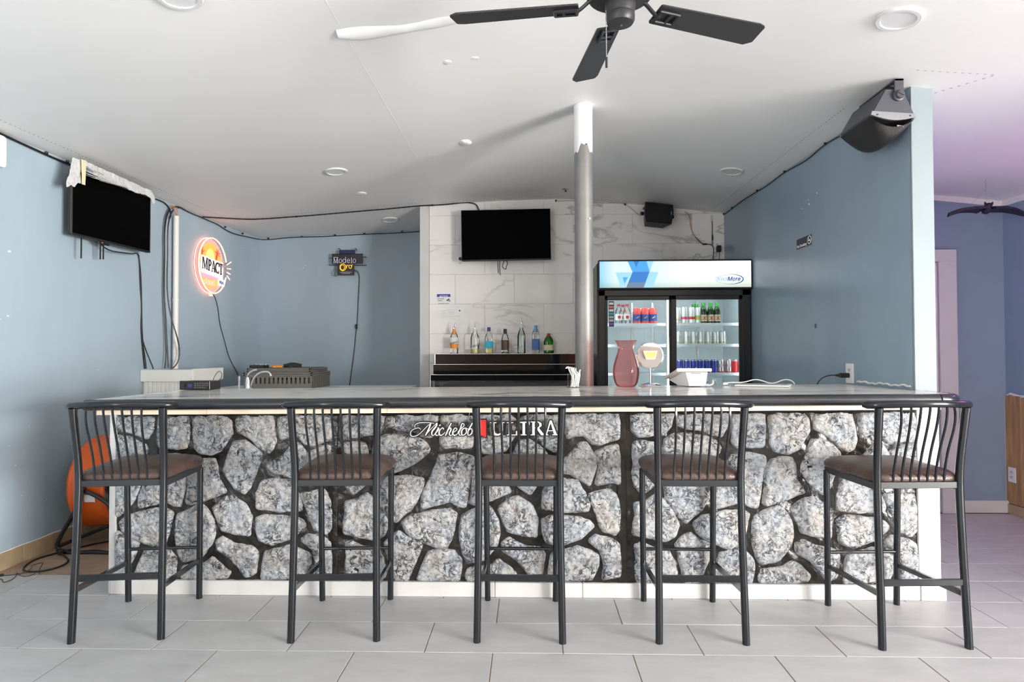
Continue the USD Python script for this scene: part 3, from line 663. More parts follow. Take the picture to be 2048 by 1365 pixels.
# ================================================================ LETTERING ON THE STONE
YS = YF-.048
sg = T('beer_sign', 'white script and serif beer lettering with red ribbon on the stone front', 'sign', (-.24, YS, .92))
SC = .000462; SX0, SZ0 = -.709, .873           # letter units -> metres, origin at (0 px, baseline)
def P2(pts): return [(x*SC, (290-y)*SC) for x, y in pts]
def stroke(pts, w, n=26): return brush(P2(pts), np.array(w)*SC, n)
M_ = [stroke([(268,222),(255,207),(220,208),(170,230),(147,270),(160,300),(200,302),(260,270),(320,210),(385,155)], [5,6,7,8,8,7,7,6,6]),
      stroke([(205,200),(198,180),(225,155),(290,142),(380,145),(425,152)], [5,7,8,7,6,5]), stroke([(385,155),(372,195),(345,255),(325,290)], [14,17,17,12]),
      stroke([(325,290),(380,225),(455,150)], [6,6,7]), stroke([(455,150),(425,215),(397,272),(405,291),(430,278)], [14,18,17,12,5])]
i_ = [stroke([(430,278),(455,240),(472,205)], [5,6,8]), stroke([(472,205),(450,255),(440,280),(455,291),(480,272)], [14,15,13,9,5]), stroke([(490,176),(496,172)], [13,13])]
c_ = [stroke([(535,218),(525,204),(500,222),(483,262),(495,289),(522,283),(552,255)], [11,9,12,16,12,8,5])]
h_ = [stroke([(625,150),(600,200),(575,255),(560,290)], [12,15,15,12]), stroke([(568,270),(595,222),(618,207),(622,225),(603,270),(610,290),(640,270)], [6,7,11,14,14,9,5])]
e_ = [stroke([(645,258),(680,236),(690,214),(674,205),(650,235),(642,268),(656,290),(682,284),(708,258)], [6,7,9,8,13,15,11,8,5])]
l_ = [stroke([(706,262),(745,210),(772,160),(760,152),(735,205),(714,268),(724,290),(750,275)], [5,6,7,8,14,15,9,5])]
o_ = [stroke([(790,206),(764,216),(744,255),(756,289),(782,280),(803,240),(794,209),(822,222)], [8,12,16,11,9,13,9,5])]
b_ = [stroke([(868,150),(842,200),(818,262),(823,289),(846,284),(868,248),(860,214),(838,228)], [11,15,15,11,9,13,9,5])]
def LT(polys): return unary_union([Polygon(P2(p)) for p in polys])
U_ = LT([[(1075,140),(1150,140),(1150,148),(1075,148)], [(1098,140),(1128,140),(1128,240),(1098,240)], [(1195,138),(1245,138),(1245,146),(1195,146)], [(1212,138),(1226,138),(1226,240),(1212,240)]]).union(
    Polygon(P2([(1098,235),(1128,235),(1136,262),(1160,276),(1190,268),(1212,235),(1226,235),(1212,275),(1170,295),(1130,290),(1106,268)])))
L_ = LT([[(1270,140),(1345,138),(1345,147),(1270,148)], [(1292,140),(1322,140),(1322,290),(1292,290)], [(1270,281),(1390,281),(1390,290),(1270,290)], [(1376,240),(1390,240),(1390,290),(1376,290)]])
T_ = LT([[(1398,134),(1535,130),(1535,145),(1398,147)], [(1398,134),(1408,134),(1404,172),(1398,172)], [(1525,130),(1535,130),(1535,170),(1528,170)], [(1452,140),(1482,140),(1482,288),(1452,288)], [(1432,280),(1502,280),(1502,289),(1432,289)]])
R_ = LT([[(1545,130),(1640,130),(1640,140),(1545,140)], [(1565,132),(1594,132),(1594,288),(1565,288)], [(1545,280),(1614,280),(1614,289),(1545,289)], [(1590,205),(1640,200),(1702,281),(1702,289),(1668,289),(1612,212)]]).union(
    Polygon(P2([(1590,130),(1640,130),(1672,150),(1674,182),(1645,205),(1590,210)])).difference(Polygon(P2([(1594,141),(1632,141),(1645,155),(1645,183),(1630,198),(1594,200)]))))
A_ = LT([[(1768,118),(1790,118),(1850,280),(1815,280)], [(1768,118),(1782,135),(1735,280),(1722,280)], [(1708,280),(1752,280),(1752,289),(1708,289)], [(1795,280),(1868,280),(1868,289),(1795,289)], [(1745,232),(1822,232),(1826,242),(1742,242)]])
glyphs = [unary_union(g) for g in (M_, i_, c_, h_, e_, l_, o_, b_)]+[U_, L_, T_, R_, A_]
org = (SX0, YS-.004, SZ0)
rib_l = Polygon(P2([(926,112),(977,112),(977,290),(926,315)])); rib_r = Polygon(P2([(977,112),(1030,110),(1030,315),(977,290)]))
back = unary_union([g.buffer(.0055) for g in glyphs]+[rib_l.buffer(.006), rib_r.buffer(.006)])
sg.part('backing', place(extr(back.simplify(.0004), .012), (SX0, YS+.008, SZ0), *FRONT), 'sign_black', smooth=False)
for g in glyphs:
    sg.part('letter', place(extr(g.simplify(.00025), .004), org, *FRONT), 'letter_white', smooth=False)
sg.part('ribbon', place(extr(rib_l, .005), org, *FRONT), 'ribbon_red', smooth=False); sg.part('ribbon', place(extr(rib_r, .005), org, *FRONT), 'ribbon_dark', smooth=False)
sg.part('hanging_wire', [tube(spline([(SX0+x*SC, YS+.004, SZ0+.10), (SX0+x*SC+.004, YS-.008, SZ0+.125), (SX0+x*SC, YS+.02, SZ0+.140)], 8), .0016, 5) for x in (375, 830, 1210)], 'cable_tan')

# ================================================================ ORANGE DRUM FAN
df = T('drum_fan', 'orange drum floor fan on black tube stand at the left wall', 'fan', (-2.95, 4.40, 0))
Cx, Cy, Cz = -2.945, 4.40, .418
def axx(m): return xf(m, (Cx, Cy, Cz), ry=90)
df.part('drum', axx(lathe([(.300, -.125), (.312, -.125), (.318, -.110), (.312, -.095), (.308, -.03), (.304, .0), (.308, .03), (.312, .095), (.320, .110), (.314, .128), (.300, .128), (.292, .10), (.290, 0), (.292, -.10), (.300, -.125)], 56)), 'orange_paint')
for side, zz in (('front', .128), ('rear', -.128)):
    gr = [tube([(r*math.cos(a), r*math.sin(a), zz+.012*(1-(r/.3)**2)*(1 if zz > 0 else -1)) for a in np.linspace(0, 2*PI, 49)[:-1]], .0022, 4, closed=True) for r in np.arange(.045, .302, .0165)]
    gr += [tube([(r*math.cos(a), r*math.sin(a), zz+.014*(1-(r/.3)**2)*(1 if zz > 0 else -1)) for r in (.04, .17, .303)], .0032, 5) for a in np.linspace(0, 2*PI, 9)[:-1]]
    df.part('grille', [axx(g) for g in gr], 'black_plastic', label='black wire guard')
df.part('motor', axx(cyl(.075, .17, n=28)), 'black_satin')
for k in range(4):
    bl = trimesh.creation.extrude_polygon(Polygon([(.06, -.045), (.27, -.09), (.282, 0), (.26, .07), (.06, .04)]), .003, engine='earcut')
    df.part('blade', axx(xf(xf(bl, rx=24), rz=90*k+20)), 'alu')
for sy in (-1, 1):
    y = Cy+sy*.335
    ps = spline([(Cx+.0, y, Cz), (Cx-.07, y, .24), (Cx-.155, y, .09), (Cx-.165, y, .045), (Cx-.12, y, .018), (Cx+.1, y, .016), (Cx+.42, y, .018), (Cx+.45, y, .05), (Cx+.36, y, .17), (Cx+.16, y, .34), (Cx+.0, y, Cz)], 60)
    df.part('stand', tube(ps, .0135, 10), 'black_plastic')
    df.part('knob', cyl(.028, .03, (Cx, y+sy*.012, Cz), rx=90), 'black_plastic')
df.part('stand_bar', tube([(Cx-.155, Cy-.335, .05), (Cx-.155, Cy+.335, .05)], .0125, 10), 'black_plastic')
FANCORD = [(-2.80, 4.30, .30), (-2.80, 4.28, .10), (-2.84, 4.35, .02), (-2.926, 4.331, .007), (-3.035, 4.201, .007), (-3.105, 4.067, .007), (-3.147, 3.963, .007), (-3.132, 3.849, .007), (-3.097, 3.777, .007), (-3.046, 3.725, .007), (-2.997, 3.714, .007), (-2.927, 3.738, .007), (-2.894, 3.803, .007), (-2.913, 3.9, .007), (-2.983, 3.976, .008), (-3.05, 4.03, .016)]
df.part('power_cable', tube(spline(FANCORD, 110), .0055, 7), 'cable_black')
df.part('plug', [cbox((-3.085, 4.055, .02), (.05, .035, .03), .008, rz=-40), cyl(.012, .03, (-3.06, 4.035, .018), rx=90)], 'black_plastic')
lab = cbox((Cx+.02, Cy-.314, Cz-.03), (.085, .002, .055), .0004, rx=0); df.part('label', cbox((Cx+.03, Cy-.3085, Cz-.06), (.075, .004, .05), .0005, rx=10), 'label_white')
c = T('data_cable', 'thin black cable with blue plug on the floor by the left wall', 'cable', (-3.0, 3.7, 0))
TH1 = [(-2.926, 3.687, .003), (-2.945, 3.715, .028), (-3.0, 3.79, .034), (-3.049, 3.784, .020), (-3.013, 3.726, .0185), (-3.03, 3.700, .008), (-3.097, 3.662, .003), (-3.12, 3.653, .004)]
TH2 = [(-2.955, 3.692, .003), (-2.982, 3.647, .003), (-3.08, 3.707, .003), (-3.015, 3.582, .003), (-3.021, 3.551, .003), (-3.073, 3.592, .003), (-3.10, 3.60, .003)]
c.part('wire', tube(spline(TH1, 60), .0022, 6), 'cable_black'); c.part('wire', tube(spline(TH2, 60), .0018, 6), 'cable_black')
c.part('plug', [cbox((-3.135, 3.647, .008), (.04, .016, .012), .003, rz=25)], 'cable_black'); c.part('plug', cbox((-3.165, 3.633, .007), (.03, .014, .008), .002, rz=25), 'blue_connector')

# ================================================================ LEFT TELEVISION
tvx = np.array([.0613, 1, 0]); tvx /= np.linalg.norm(tvx)
def tv(name, label, o, xd, w, h, mat_screen='screen_black', mount_depth=.07):
    t = T(name, label, 'television', o)
    P = lambda m: place(m, o, xd, (0, 0, 1))
    t.part('housing', P(box(-w/2, w/2, -h/2, h/2, -.030, .0, .006)), 'black_satin')
    t.part('bezel', [P(box(-w/2, w/2, -h/2, -h/2+.014, 0, .006, .002)), P(box(-w/2, w/2, h/2-.006, h/2, 0, .005, .001)), P(box(-w/2, -w/2+.006, -h/2, h/2, 0, .005, .001)), P(box(w/2-.006, w/2, -h/2, h/2, 0, .005, .001))], 'black_plastic')
    t.part('screen', P(box(-w/2+.006, w/2-.006, -h/2+.014, h/2-.006, 0, .003)), mat_screen, smooth=False)
    t.part('rear_cover', P(box(-w*.35, w*.35, -h*.42, h*.25, -.055, -.028, .01)), 'black_plastic')
    t.part('wall_mount', [P(box(-.12, -.09, -h*.4, h*.3, -mount_depth, -.05)), P(box(.09, .12, -h*.4, h*.3, -mount_depth, -.05)), P(box(-.2, .2, -.05, .05, -mount_depth-.012, -mount_depth+.004))], 'black_satin')
    return t, P
tvo = np.array([-3.09, 4.57, 2.356])
t, P = tv('television', 'wall television on the left wall with torn white sheeting on its top edge', tvo, tvx, .805, .448, mount_depth=.10)
[t.part('cable_strap', P(box(a, a+.010, b, -.222, -.030, -.026)), 'black_satin', smooth=False) for a, b in ((-.285, -.37), (-.105, -.35), (-.075, -.345))]
t.part('indicator_light', P(cbox((-.12, -.232, .002), (.012, .004, .004))), 'led_red')
t.part('sensor_box', P(box(-.16, -.05, -.245, -.228, -.01, .004, .003)), 'black_plastic')
t.part('hanging_cable', tube(spline([(-3.13, 4.45, 2.146), (-3.13, 4.53, 2.10), (-3.13, 4.70, 2.094), (-3.14, 4.85, 2.107), (-3.17, 4.93, 2.12), (-3.205, 5.04, 2.13), (-3.206, 5.067, 2.009), (-3.207, 5.082, 1.846), (-3.207, 5.098, 1.681), (-3.207, 5.093, 1.557), (-3.207, 5.109, 1.392), (-3.207, 5.131, 1.267), (-3.207, 5.145, 1.192)], 80), .0048, 7), 'cable_black')
t.part('hanging_cable', tube(spline([(-3.205, 5.05, 2.13), (-3.204, 5.075, 1.99), (-3.204, 5.09, 1.80), (-3.204, 5.092, 1.6), (-3.206, 5.094, 1.515), (-3.206, 5.157, 1.35), (-3.206, 5.213, 1.266), (-3.206, 5.264, 1.189)], 60), .0034, 6), 'cable_black')
t.part('hanging_cable', tube(spline([(-3.207, 5.05, 2.12), (-3.207, 5.088, 1.85), (-3.207, 5.102, 1.6), (-3.206, 5.12, 1.4), (-3.206, 5.15, 1.27), (-3.206, 5.165, 1.192)], 60), .0036, 6), 'cable_black')
FOAM = [(4.16, 2.632), (4.228, 2.640), (4.405, 2.640), (4.684, 2.640), (5.0, 2.632), (5.05, 2.615), (5.085, 2.574), (5.07, 2.53), (5.045, 2.535), (5.02, 2.565), (4.96, 2.585), (4.90, 2.574), (4.806, 2.566), (4.70, 2.578), (4.58, 2.590), (4.42, 2.604), (4.30, 2.606), (4.235, 2.60), (4.23, 2.53), (4.235, 2.475), (4.20, 2.47), (4.175, 2.435), (4.14, 2.445), (4.11, 2.415), (4.10, 2.45), (4.125, 2.50), (4.145, 2.58)]
def sheet(poly, xf_, thick, amp, seed, s=.014):
    import shapely
    x0, y0, x1, y1 = poly.bounds; gx, gy = np.meshgrid(np.arange(x0, x1, s), np.arange(y0, y1, s)); g = np.c_[gx.ravel(), gy.ravel()]
    L = poly.exterior.length; nb = int(L/s); bp = np.array([poly.exterior.interpolate(i/nb, normalized=True).coords[0] for i in range(nb)])
    bp = bp+.010*(np.c_[noise(np.c_[bp*60, np.full(nb, 1.)], seed), noise(np.c_[bp*60, np.full(nb, 5.)], seed)]-.5); poly = Polygon(bp).buffer(0)
    if poly.geom_type != 'Polygon': poly = max(poly.geoms, key=lambda q: q.area)
    bp = np.array(poly.exterior.coords[:-1]); g = g[shapely.contains_xy(poly.buffer(-s*.5), g[:, 0], g[:, 1])]
    p = np.vstack([bp, g]); tri = Delaunay(p).simplices; cen = p[tri].mean(1); tri = tri[shapely.contains_xy(poly, cen[:, 0], cen[:, 1])]
    z = amp*(fbm(np.c_[p*12, np.zeros(len(p))], 4, seed)-.4)
    n = len(p); v = np.vstack([np.c_[p, z+thick/2], np.c_[p, z-thick/2]]); a, b, c_ = p[tri[:, 0]], p[tri[:, 1]], p[tri[:, 2]]
    cr = (b[:, 0]-a[:, 0])*(c_[:, 1]-a[:, 1])-(b[:, 1]-a[:, 1])*(c_[:, 0]-a[:, 0]); tri[cr < 0] = tri[cr < 0][:, ::-1]
    nb = len(bp); rim = [(i, i+n, (i+1) % nb) for i in range(nb)]+[((i+1) % nb, i+n, (i+1) % nb+n) for i in range(nb)]
    return xf_(trimesh.Trimesh(v, np.vstack([tri, tri[:, ::-1]+n, np.array(rim)[:, ::-1]]), process=False))
fs = T('torn_sheeting', 'torn white fibrous sheeting draped over the left television top', 'sheeting', (-3.08, 4.6, 2.55))
ws = Polygon([(4.275, 2.605), (4.45, 2.60), (4.62, 2.578), (4.44, 2.558), (4.29, 2.53)])
fs.part('sheet', sheet(Polygon(FOAM).difference(ws.buffer(.004)) if False else Polygon(FOAM), lambda m: place(m, (-3.050, -.075, 0), (0, 1, 0), (0, 0, 1)), .004, .022, 2), 'foam_sheet', smooth=True)
rng = np.random.RandomState(2)
fs.part('fibres', [tube(spline([(-3.030, a-.075, 2.60-.06*u0_), (-3.028, a+.045+.1*u1_, 2.585-.030*u0_), (-3.025, a+.265, 2.575)], 8), .0011, 4) for a, u0_, u1_ in zip(rng.uniform(4.24, 4.42, 46), rng.uniform(0, 1, 46), rng.uniform(0, 1, 46))], 'foam_sheet', kind='stuff')
fs.part('masking_tape', place(extr(Polygon([(4.215, 2.635), (4.262, 2.640), (4.255, 2.470), (4.222, 2.468)]), .0012), (-3.030, -.075, 0), (0, 1, 0), (0, 0, 1)), 'tape', smooth=False, label='strip of yellowed masking tape')
obj('wall_control', place(extr(rnd_rect(.12, .19, .022), .03), (-3.215, 3.655, 2.545), *LEFTW), 'white_plastic', label='white rounded plastic box high on the left wall at the picture edge', cat='control box')

# ================================================================ CABLES ON THE WALLS AND CEILING
def cable(label, pts, r, m='cable_black', n=80, name='wall_cable', clips=(), group=None):
    q = spline(pts, n); c_ = T(name, label, 'cable', q[0], group=group)
    c_.part('wire', tube(q, r, 7), m)
    if len(clips): c_.part('clip', [cbox(p, (.018, .018, .018), .004) for p in clips], 'black_plastic')
    return c_
cable('thick black cable along the left wall top, ending at the television', [(-3.205, -1.0, 2.655), (-3.205, 1.0, 2.652), (-3.205, 2.9, 2.66), (-3.205, 3.3, 2.662), (-3.205, 3.69, 2.655), (-3.205, 3.801, 2.651), (-3.205, 3.959, 2.645), (-3.205, 4.131, 2.640), (-3.20, 4.29, 2.640), (-3.2, 4.6, 2.640)], .0075, clips=[(-3.2, 4.05, 2.652), (-3.2, 4.24, 2.652)])
cable('black cable drooping from the left television to the white conduit', [(-3.2, 4.9, 2.64), (-3.205, 5.10, 2.64), (-3.205, 5.194, 2.645), (-3.205, 5.323, 2.648), (-3.205, 5.428, 2.638), (-3.2, 5.48, 2.60), (-3.19, 5.46, 2.52)], .006)
cable('black cable drooping along the left wall top beside the round neon sign', [(-3.195, 5.513, 2.62), (-3.2, 5.576, 2.652), (-3.2, 5.742, 2.653), (-3.2, 5.991, 2.65), (-3.2, 6.182, 2.648), (-3.2, 6.344, 2.645), (-3.2, 6.515, 2.625), (-3.2, 6.694, 2.620), (-3.2, 6.957, 2.640), (-3.2, 7.188, 2.660), (-3.19, 7.34, 2.675)], .0055, clips=[(-3.2, 5.62, 2.655), (-3.2, 6.9, 2.66), (-3.2, 6.5, 2.652)])
AR = [(-3.19, 7.36, 2.675), (-3.112, 7.36, 2.675), (-2.871, 7.36, 2.695), (-2.481, 7.36, 2.705), (-2.122, 7.36, 2.722), (-1.764, 7.36, 2.735), (-1.585, 7.36, 2.742), (-1.14, 7.36, 2.765)]
cable('thin black cable tacked along the top of the alcove back wall', AR, .005, clips=[(-3.1, 7.355, 2.69), (-2.7, 7.355, 2.705), (-2.3, 7.355, 2.72), (-1.95, 7.355, 2.735), (-1.5, 7.355, 2.755)])
CR = [(-3.19, 6.02, 2.655)]+[tuple(p) for p in on_ceiling([(-3.1, 6.12), (-3.0, 6.2), (-2.86, 6.30), (-2.6, 6.36), (-2.18, 6.40), (-1.77, 6.42), (-1.35, 6.44), (-1.10, 6.445), (-.82, 6.45), (-.60, 6.452)], -.008)]+[(-.55, 6.453, 2.855), (-.52, 6.452, 2.80), (-.505, 6.44, 2.74)]
cable('black cable crossing the ceiling to the television on the marble wall', CR, .0062, n=120, clips=[tuple(p) for p in on_ceiling([(-2.4, 6.385), (-1.0, 6.45)], -.008)])
cable('long black cable running down beside the white conduit', [(-3.19, 5.46, 2.60), (-3.19, 5.40, 2.492), (-3.19, 5.385, 2.226), (-3.19, 5.38, 1.963), (-3.19, 5.40, 1.702), (-3.19, 5.43, 1.44), (-3.18, 5.44, 1.19)], .0065, group='cables beside the white conduit')
cable('black cable looping out across the foot of the white conduit', [(-3.16, 5.47, 2.60), (-3.16, 5.40, 2.491), (-3.165, 5.39, 2.226), (-3.165, 5.385, 1.962), (-3.14, 5.401, 1.658), (-3.11, 5.44, 1.484), (-3.105, 5.48, 1.352), (-3.11, 5.48, 1.27), (-3.14, 5.44, 1.19)], .0055)
cable('second long black cable running down beside the white conduit', [(-3.175, 5.44, 2.60), (-3.175, 5.385, 2.5), (-3.178, 5.37, 2.2), (-3.178, 5.368, 1.9), (-3.178, 5.385, 1.6), (-3.178, 5.40, 1.4), (-3.178, 5.38, 1.19)], .005)
cable('thin black cable tacked along the top of the glossy partition', [(2.03, 4.05, 2.725), (2.034, 4.128, 2.728), (2.032, 4.322, 2.738), (2.028, 4.555, 2.720), (2.022, 4.966, 2.735), (2.017, 5.281, 2.728), (2.012, 5.579, 2.732), (2.004, 5.999, 2.738), (2.0, 6.312, 2.730), (1.995, 6.455, 2.728)], .004, clips=[(2.03, 4.32, 2.742), (2.02, 4.98, 2.74), (2.01, 5.55, 2.738), (1.998, 6.2, 2.735), (1.993, 6.44, 2.73)])
cp = T('conduit_pipe', 'cream vertical conduit pipe on the left wall above the white boxing', 'pipe', (-3.17, 5.52, 1.2))
cp.part('pipe', cyl(.0235, 1.375, (-3.17, 5.53, 1.18+.6875)), 'off_white_siding'); cp.part('coupling', cyl(.027, .02, (-3.17, 5.53, 1.80)), 'off_white_siding')
cp.part('wire_tail', [tube(spline([(-3.17, 5.53, 2.55), (-3.175+.01*k, 5.50+.012*k, 2.60), (-3.19, 5.47+.02*k, 2.645)], 8), .003, 5) for k in range(3)], 'cable_orange')

# ================================================================ WHITE BOXING, BACK COUNTER, SINK SIDE
wb = T('boxing', 'white boarded boxing with a flat cap board in the left corner', 'boxing', (-2.99, 5.3, 0))
wb.part('core', box(-3.213, -2.80, 5.13, 5.60, 0, 1.09), 'off_white_siding')
x = -3.20
while x < -2.80:
    wb.part('siding_board', box(x+.001, min(x+.036, -2.797)-.001, 5.118, 5.135, .0, 1.10, .0025), 'off_white_siding', smooth=False); x += .036
wb.part('cap_board', box(-3.214, -2.775, 5.095, 5.12, 1.085, 1.183, .003), 'off_white_siding', smooth=False)
wb.part('cap_board', box(-2.80, -2.776, 5.12, 5.62, 1.085, 1.190, .003), 'off_white_siding', smooth=False)
wb.part('lid', box(-3.213, -2.80, 5.12, 5.60, 1.15, 1.178, .002), 'off_white_siding')
bcn = T('back_counter', 'white topped work counter behind the bar in the alcove', 'counter', (-2.0, 5.9, 0))
bcn.part('cabinet', box(-2.78, -1.16, 5.22, 6.3, .0, .96, .004), 'white_paint'); bcn.part('counter_panel', box(-3.0, -1.14, 5.64, 6.34, .96, .99, .004), 'white_plastic'); bcn.part('counter_panel', box(-2.79, -1.14, 5.17, 5.64, .96, .99, .004), 'white_plastic')
bcn.part('sink_bowl', box(-2.5, -2.1, 5.27, 5.55, .975, .992, .01), 'alu')
fa = T('faucet', 'chrome arched sink faucet in front of the grey crates', 'faucet', (-2.45, 5.4, .99))
fa.part('spout', tube(spline([(-2.42, 5.41, .995), (-2.42, 5.41, 1.06), (-2.40, 5.405, 1.10), (-2.36, 5.40, 1.14), (-2.30, 5.395, 1.158), (-2.26, 5.39, 1.150), (-2.243, 5.388, 1.12)], 24), .0085, 10), 'chrome')
fa.part('body', lathe([(0, 0), (.026, 0), (.028, .012), (.019, .03), (.019, .09), (.014, .12), (0, .125)], 20, (-2.455, 5.41, .99)), 'chrome')
fa.part('lever', tube(spline([(-2.455, 5.41, 1.10), (-2.445, 5.405, 1.14), (-2.41, 5.40, 1.165), (-2.37, 5.40, 1.175)], 14), np.linspace(.010, .006, 14), 8), 'chrome')
fa.part('soap_pump', [cyl(.010, .13, (-2.535, 5.42, 1.055)), cyl(.014, .02, (-2.535, 5.42, 1.0))], 'chrome')
def crate(label, z0, ins=0.0):
    t = T('crate', label, 'crate', (-2.3, 5.98, z0), group='nested grey crates')
    x0, x1, y0, y1, h = -2.64+ins, -2.0-ins, 5.72+ins, 6.26-ins, .15
    t.part('floor_panel', box(x0+.02, x1-.02, y0+.02, y1-.02, z0, z0+.008), 'crate_grey')
    def wall(a0, a1, mk):
        hh = [mk(a0, a1, 0, .045), mk(a0, a1, .10, h-.012)]
        n = 15
        for k in range(n+1): hh.append(mk(a0+(a1-a0)*k/n-.012*(k > 0), a0+(a1-a0)*k/n+.012*(k < n), .045, .10))
        return hh
    for yy_ in (y0+.012, y1-.018): t.part('side_wall', wall(x0+.012, x1-.012, lambda a, b, c_, d_: box(a, b, yy_, yy_+.006, z0+c_, z0+d_)), 'crate_grey', smooth=False)
    for xx_ in (x0+.012, x1-.018): t.part('side_wall', wall(y0+.012, y1-.012, lambda a, b, c_, d_: box(xx_, xx_+.006, a, b, z0+c_, z0+d_)), 'crate_grey', smooth=False)
    for dz in (h-.014, h-.034): t.part('rim_band', [box(x0, x1, y0, y0+.016, z0+dz, z0+dz+.012, .002), box(x0, x1, y1-.016, y1, z0+dz, z0+dz+.012, .002), box(x0, x0+.016, y0, y1, z0+dz, z0+dz+.012, .002), box(x1-.016, x1, y0, y1, z0+dz, z0+dz+.012, .002)], 'crate_grey', smooth=False)
    for a in (x0+.006, x1-.018):
        for b in (y0+.006, y1-.018): t.part('corner_post', box(a, a+.012, b, b+.012, z0+.001, z0+h-.01), 'crate_grey', smooth=False)
    for b in np.linspace(y0+.05, y1-.06, 8): t.part('rib', box(x1-.010, x1-.002, b, b+.010, z0+.02, z0+h-.03), 'crate_grey', smooth=False)
crate('lower grey slotted plastic crate on the white back counter', .992)
crate('upper grey slotted plastic crate nested in the lower one', 1.030, .022)
rng = np.random.RandomState(7)
def cloth(name, label, cat, m, c_, s, seed):
    g = trimesh.creation.icosphere(4, 1.0); v = g.vertices.copy(); q = 1+.55*(fbm(v*2.2+seed, 4, seed)-.5)
    v = v*q[:, None]*s; v[:, 2] = np.maximum(v[:, 2], -s[2]*.45); g.vertices = v+np.array(c_)+(0, 0, s[2]*.45); obj(name, g, m, smooth=True, label=label, cat=cat)
# a wire shelf of odds and ends laid over the crate's top
ra = T('flat_tray', 'flat grey tray laid over the upper crate', 'tray', (-2.3, 5.9, 1.181)); ra.part('panel', box(-2.61, -2.03, 5.75, 6.23, 1.1805, 1.1835, .001), 'crate_grey')
cloth('work_glove', 'orange crumpled cloth lying on the grey crate', 'cloth', 'orange_cloth', (-2.36, 5.80, 1.184), (.055, .045, .016), 3)
cloth('rag', 'black crumpled rag lying on the grey crate', 'rag', 'black_cloth', (-2.27, 5.95, 1.184), (.085, .06, .030), 5)
pt = T('pourer_tray', 'small dark tray of glassy odds and ends on the crate', 'tray', (-2.52, 5.80, 1.183))
pt.loc[2] += 0; pt.part('tray_box', [box(-2.60, -2.46, 5.76, 5.86, 1.183, 1.187), box(-2.60, -2.46, 5.76, 5.763, 1.183, 1.208), box(-2.60, -2.46, 5.857, 5.86, 1.183, 1.208), box(-2.60, -2.597, 5.76, 5.86, 1.183, 1.208), box(-2.463, -2.46, 5.76, 5.86, 1.183, 1.208)], 'black_satin')
pt.part('odds', [cyl(.006, .03, (a, b, 1.203), n=8, rx=rng.uniform(-40, 40), ry=rng.uniform(-40, 40)) for a, b in rng.uniform((-2.59, 5.77), (-2.47, 5.85), (26, 2))], 'chrome', kind='stuff')
cr = T('car_radio', 'black dashboard radio unit standing on the left rear corner of the worktop', 'radio', (-2.12, 4.02, zc(-2.1)))
zr = zc(-2.03)+.0006
cr.part('chassis', box(-2.225, -2.035, 3.95, 4.08, zr, zr+.055, .002), 'black_satin'); cr.part('face_panel', box(-2.228, -2.032, 3.935, 3.952, zr+.001, zr+.058, .003), 'black_plastic')
cr.part('display', box(-2.172, -2.142, 3.932, 3.936, zr+.016, zr+.040), 'neon_navy'); cr.part('button', [box(-2.13+.0155*i, -2.119+.0155*i, 3.931, 3.936, zr+.012+.013*j, zr+.020+.013*j, .0006) for i in range(6) for j in range(3)], 'grey_plastic')
cr.part('dial', [cyl(.010, .012, (-2.200, 3.931, zr+.030), rx=90), cyl(.007, .012, (-2.046, 3.931, zr+.018), rx=90)], 'black_satin')
cr.part('lead_wire', tube(spline([(-2.06, 4.08, zr+.04), (-2.05, 4.12, zr+.07), (-2.09, 4.2, zr+.105), (-2.2, 4.35, zr+.09), (-2.3, 4.5, zr+.03), (-2.4, 5.1, .985)], 24), .002, 6), 'cable_black')

# ================================================================ NEON SIGNS
ns = T('neon_sign', 'lit round neon sign with sunset disc on the left wall', 'neon sign', (-3.2, 6.18, 2.19))
NP = lambda m, d: place(m, (-3.215+d, 6.175, 2.197), *LEFTW)
R1 = .275
ns.part('back_plate', NP(extr(Point(0, 0).buffer(.272, 40), .006), .02), 'sign_back', smooth=False)
ns.part('spacer', [NP(cyl(.006, .03, (a, b, -.010)), .02) for a, b in ((-.2, .15), (.2, .15), (-.2, -.15), (.2, -.15))], 'alu')
disc = Point(0, 0).buffer(.225, 40)
ns.part('sunset_panel', NP(extr(disc.intersection(sbox(-.3, .02, .3, .3)), .002), .027), 'sun_orange', smooth=False)
ns.part('sun', NP(extr(Point(-.01, .09).buffer(.075, 24).intersection(sbox(-.3, .045, .3, .3)), .002), .0295), 'sun_yellow', smooth=False)
ns.part('palm', [NP(extr(unary_union([brush([(.10, .06), (.12, .13), (.13+.06*math.cos(a), .14+.055*math.sin(a))], [.008, .02, .004]) for a in (.2, 1.0, 1.9, 2.8, -.5)]), .002), .030), NP(extr(unary_union([brush([(-.17, .02), (-.17, .10), (-.17+.05*math.cos(a), .12+.05*math.sin(a))], [.01, .02, .004]) for a in (.3, 1.2, 2.2)]), .002), .030)], 'sign_red', smooth=False)
ns.part('lower_panel', NP(extr(disc.intersection(sbox(-.3, -.3, .3, -.10)), .002), .027), 'sun_orange', smooth=False)
ns.part('pink_band', NP(extr(disc.intersection(sbox(-.3, -.13, .3, -.095)), .002), .0295), 'sign_pink', smooth=False)
ns.part('name_band', NP(extr(Polygon([(-.19, -.085), (.235, -.11), (.235, .06), (-.19, .085)]), .004), .033), 'sign_white_lit', smooth=False)
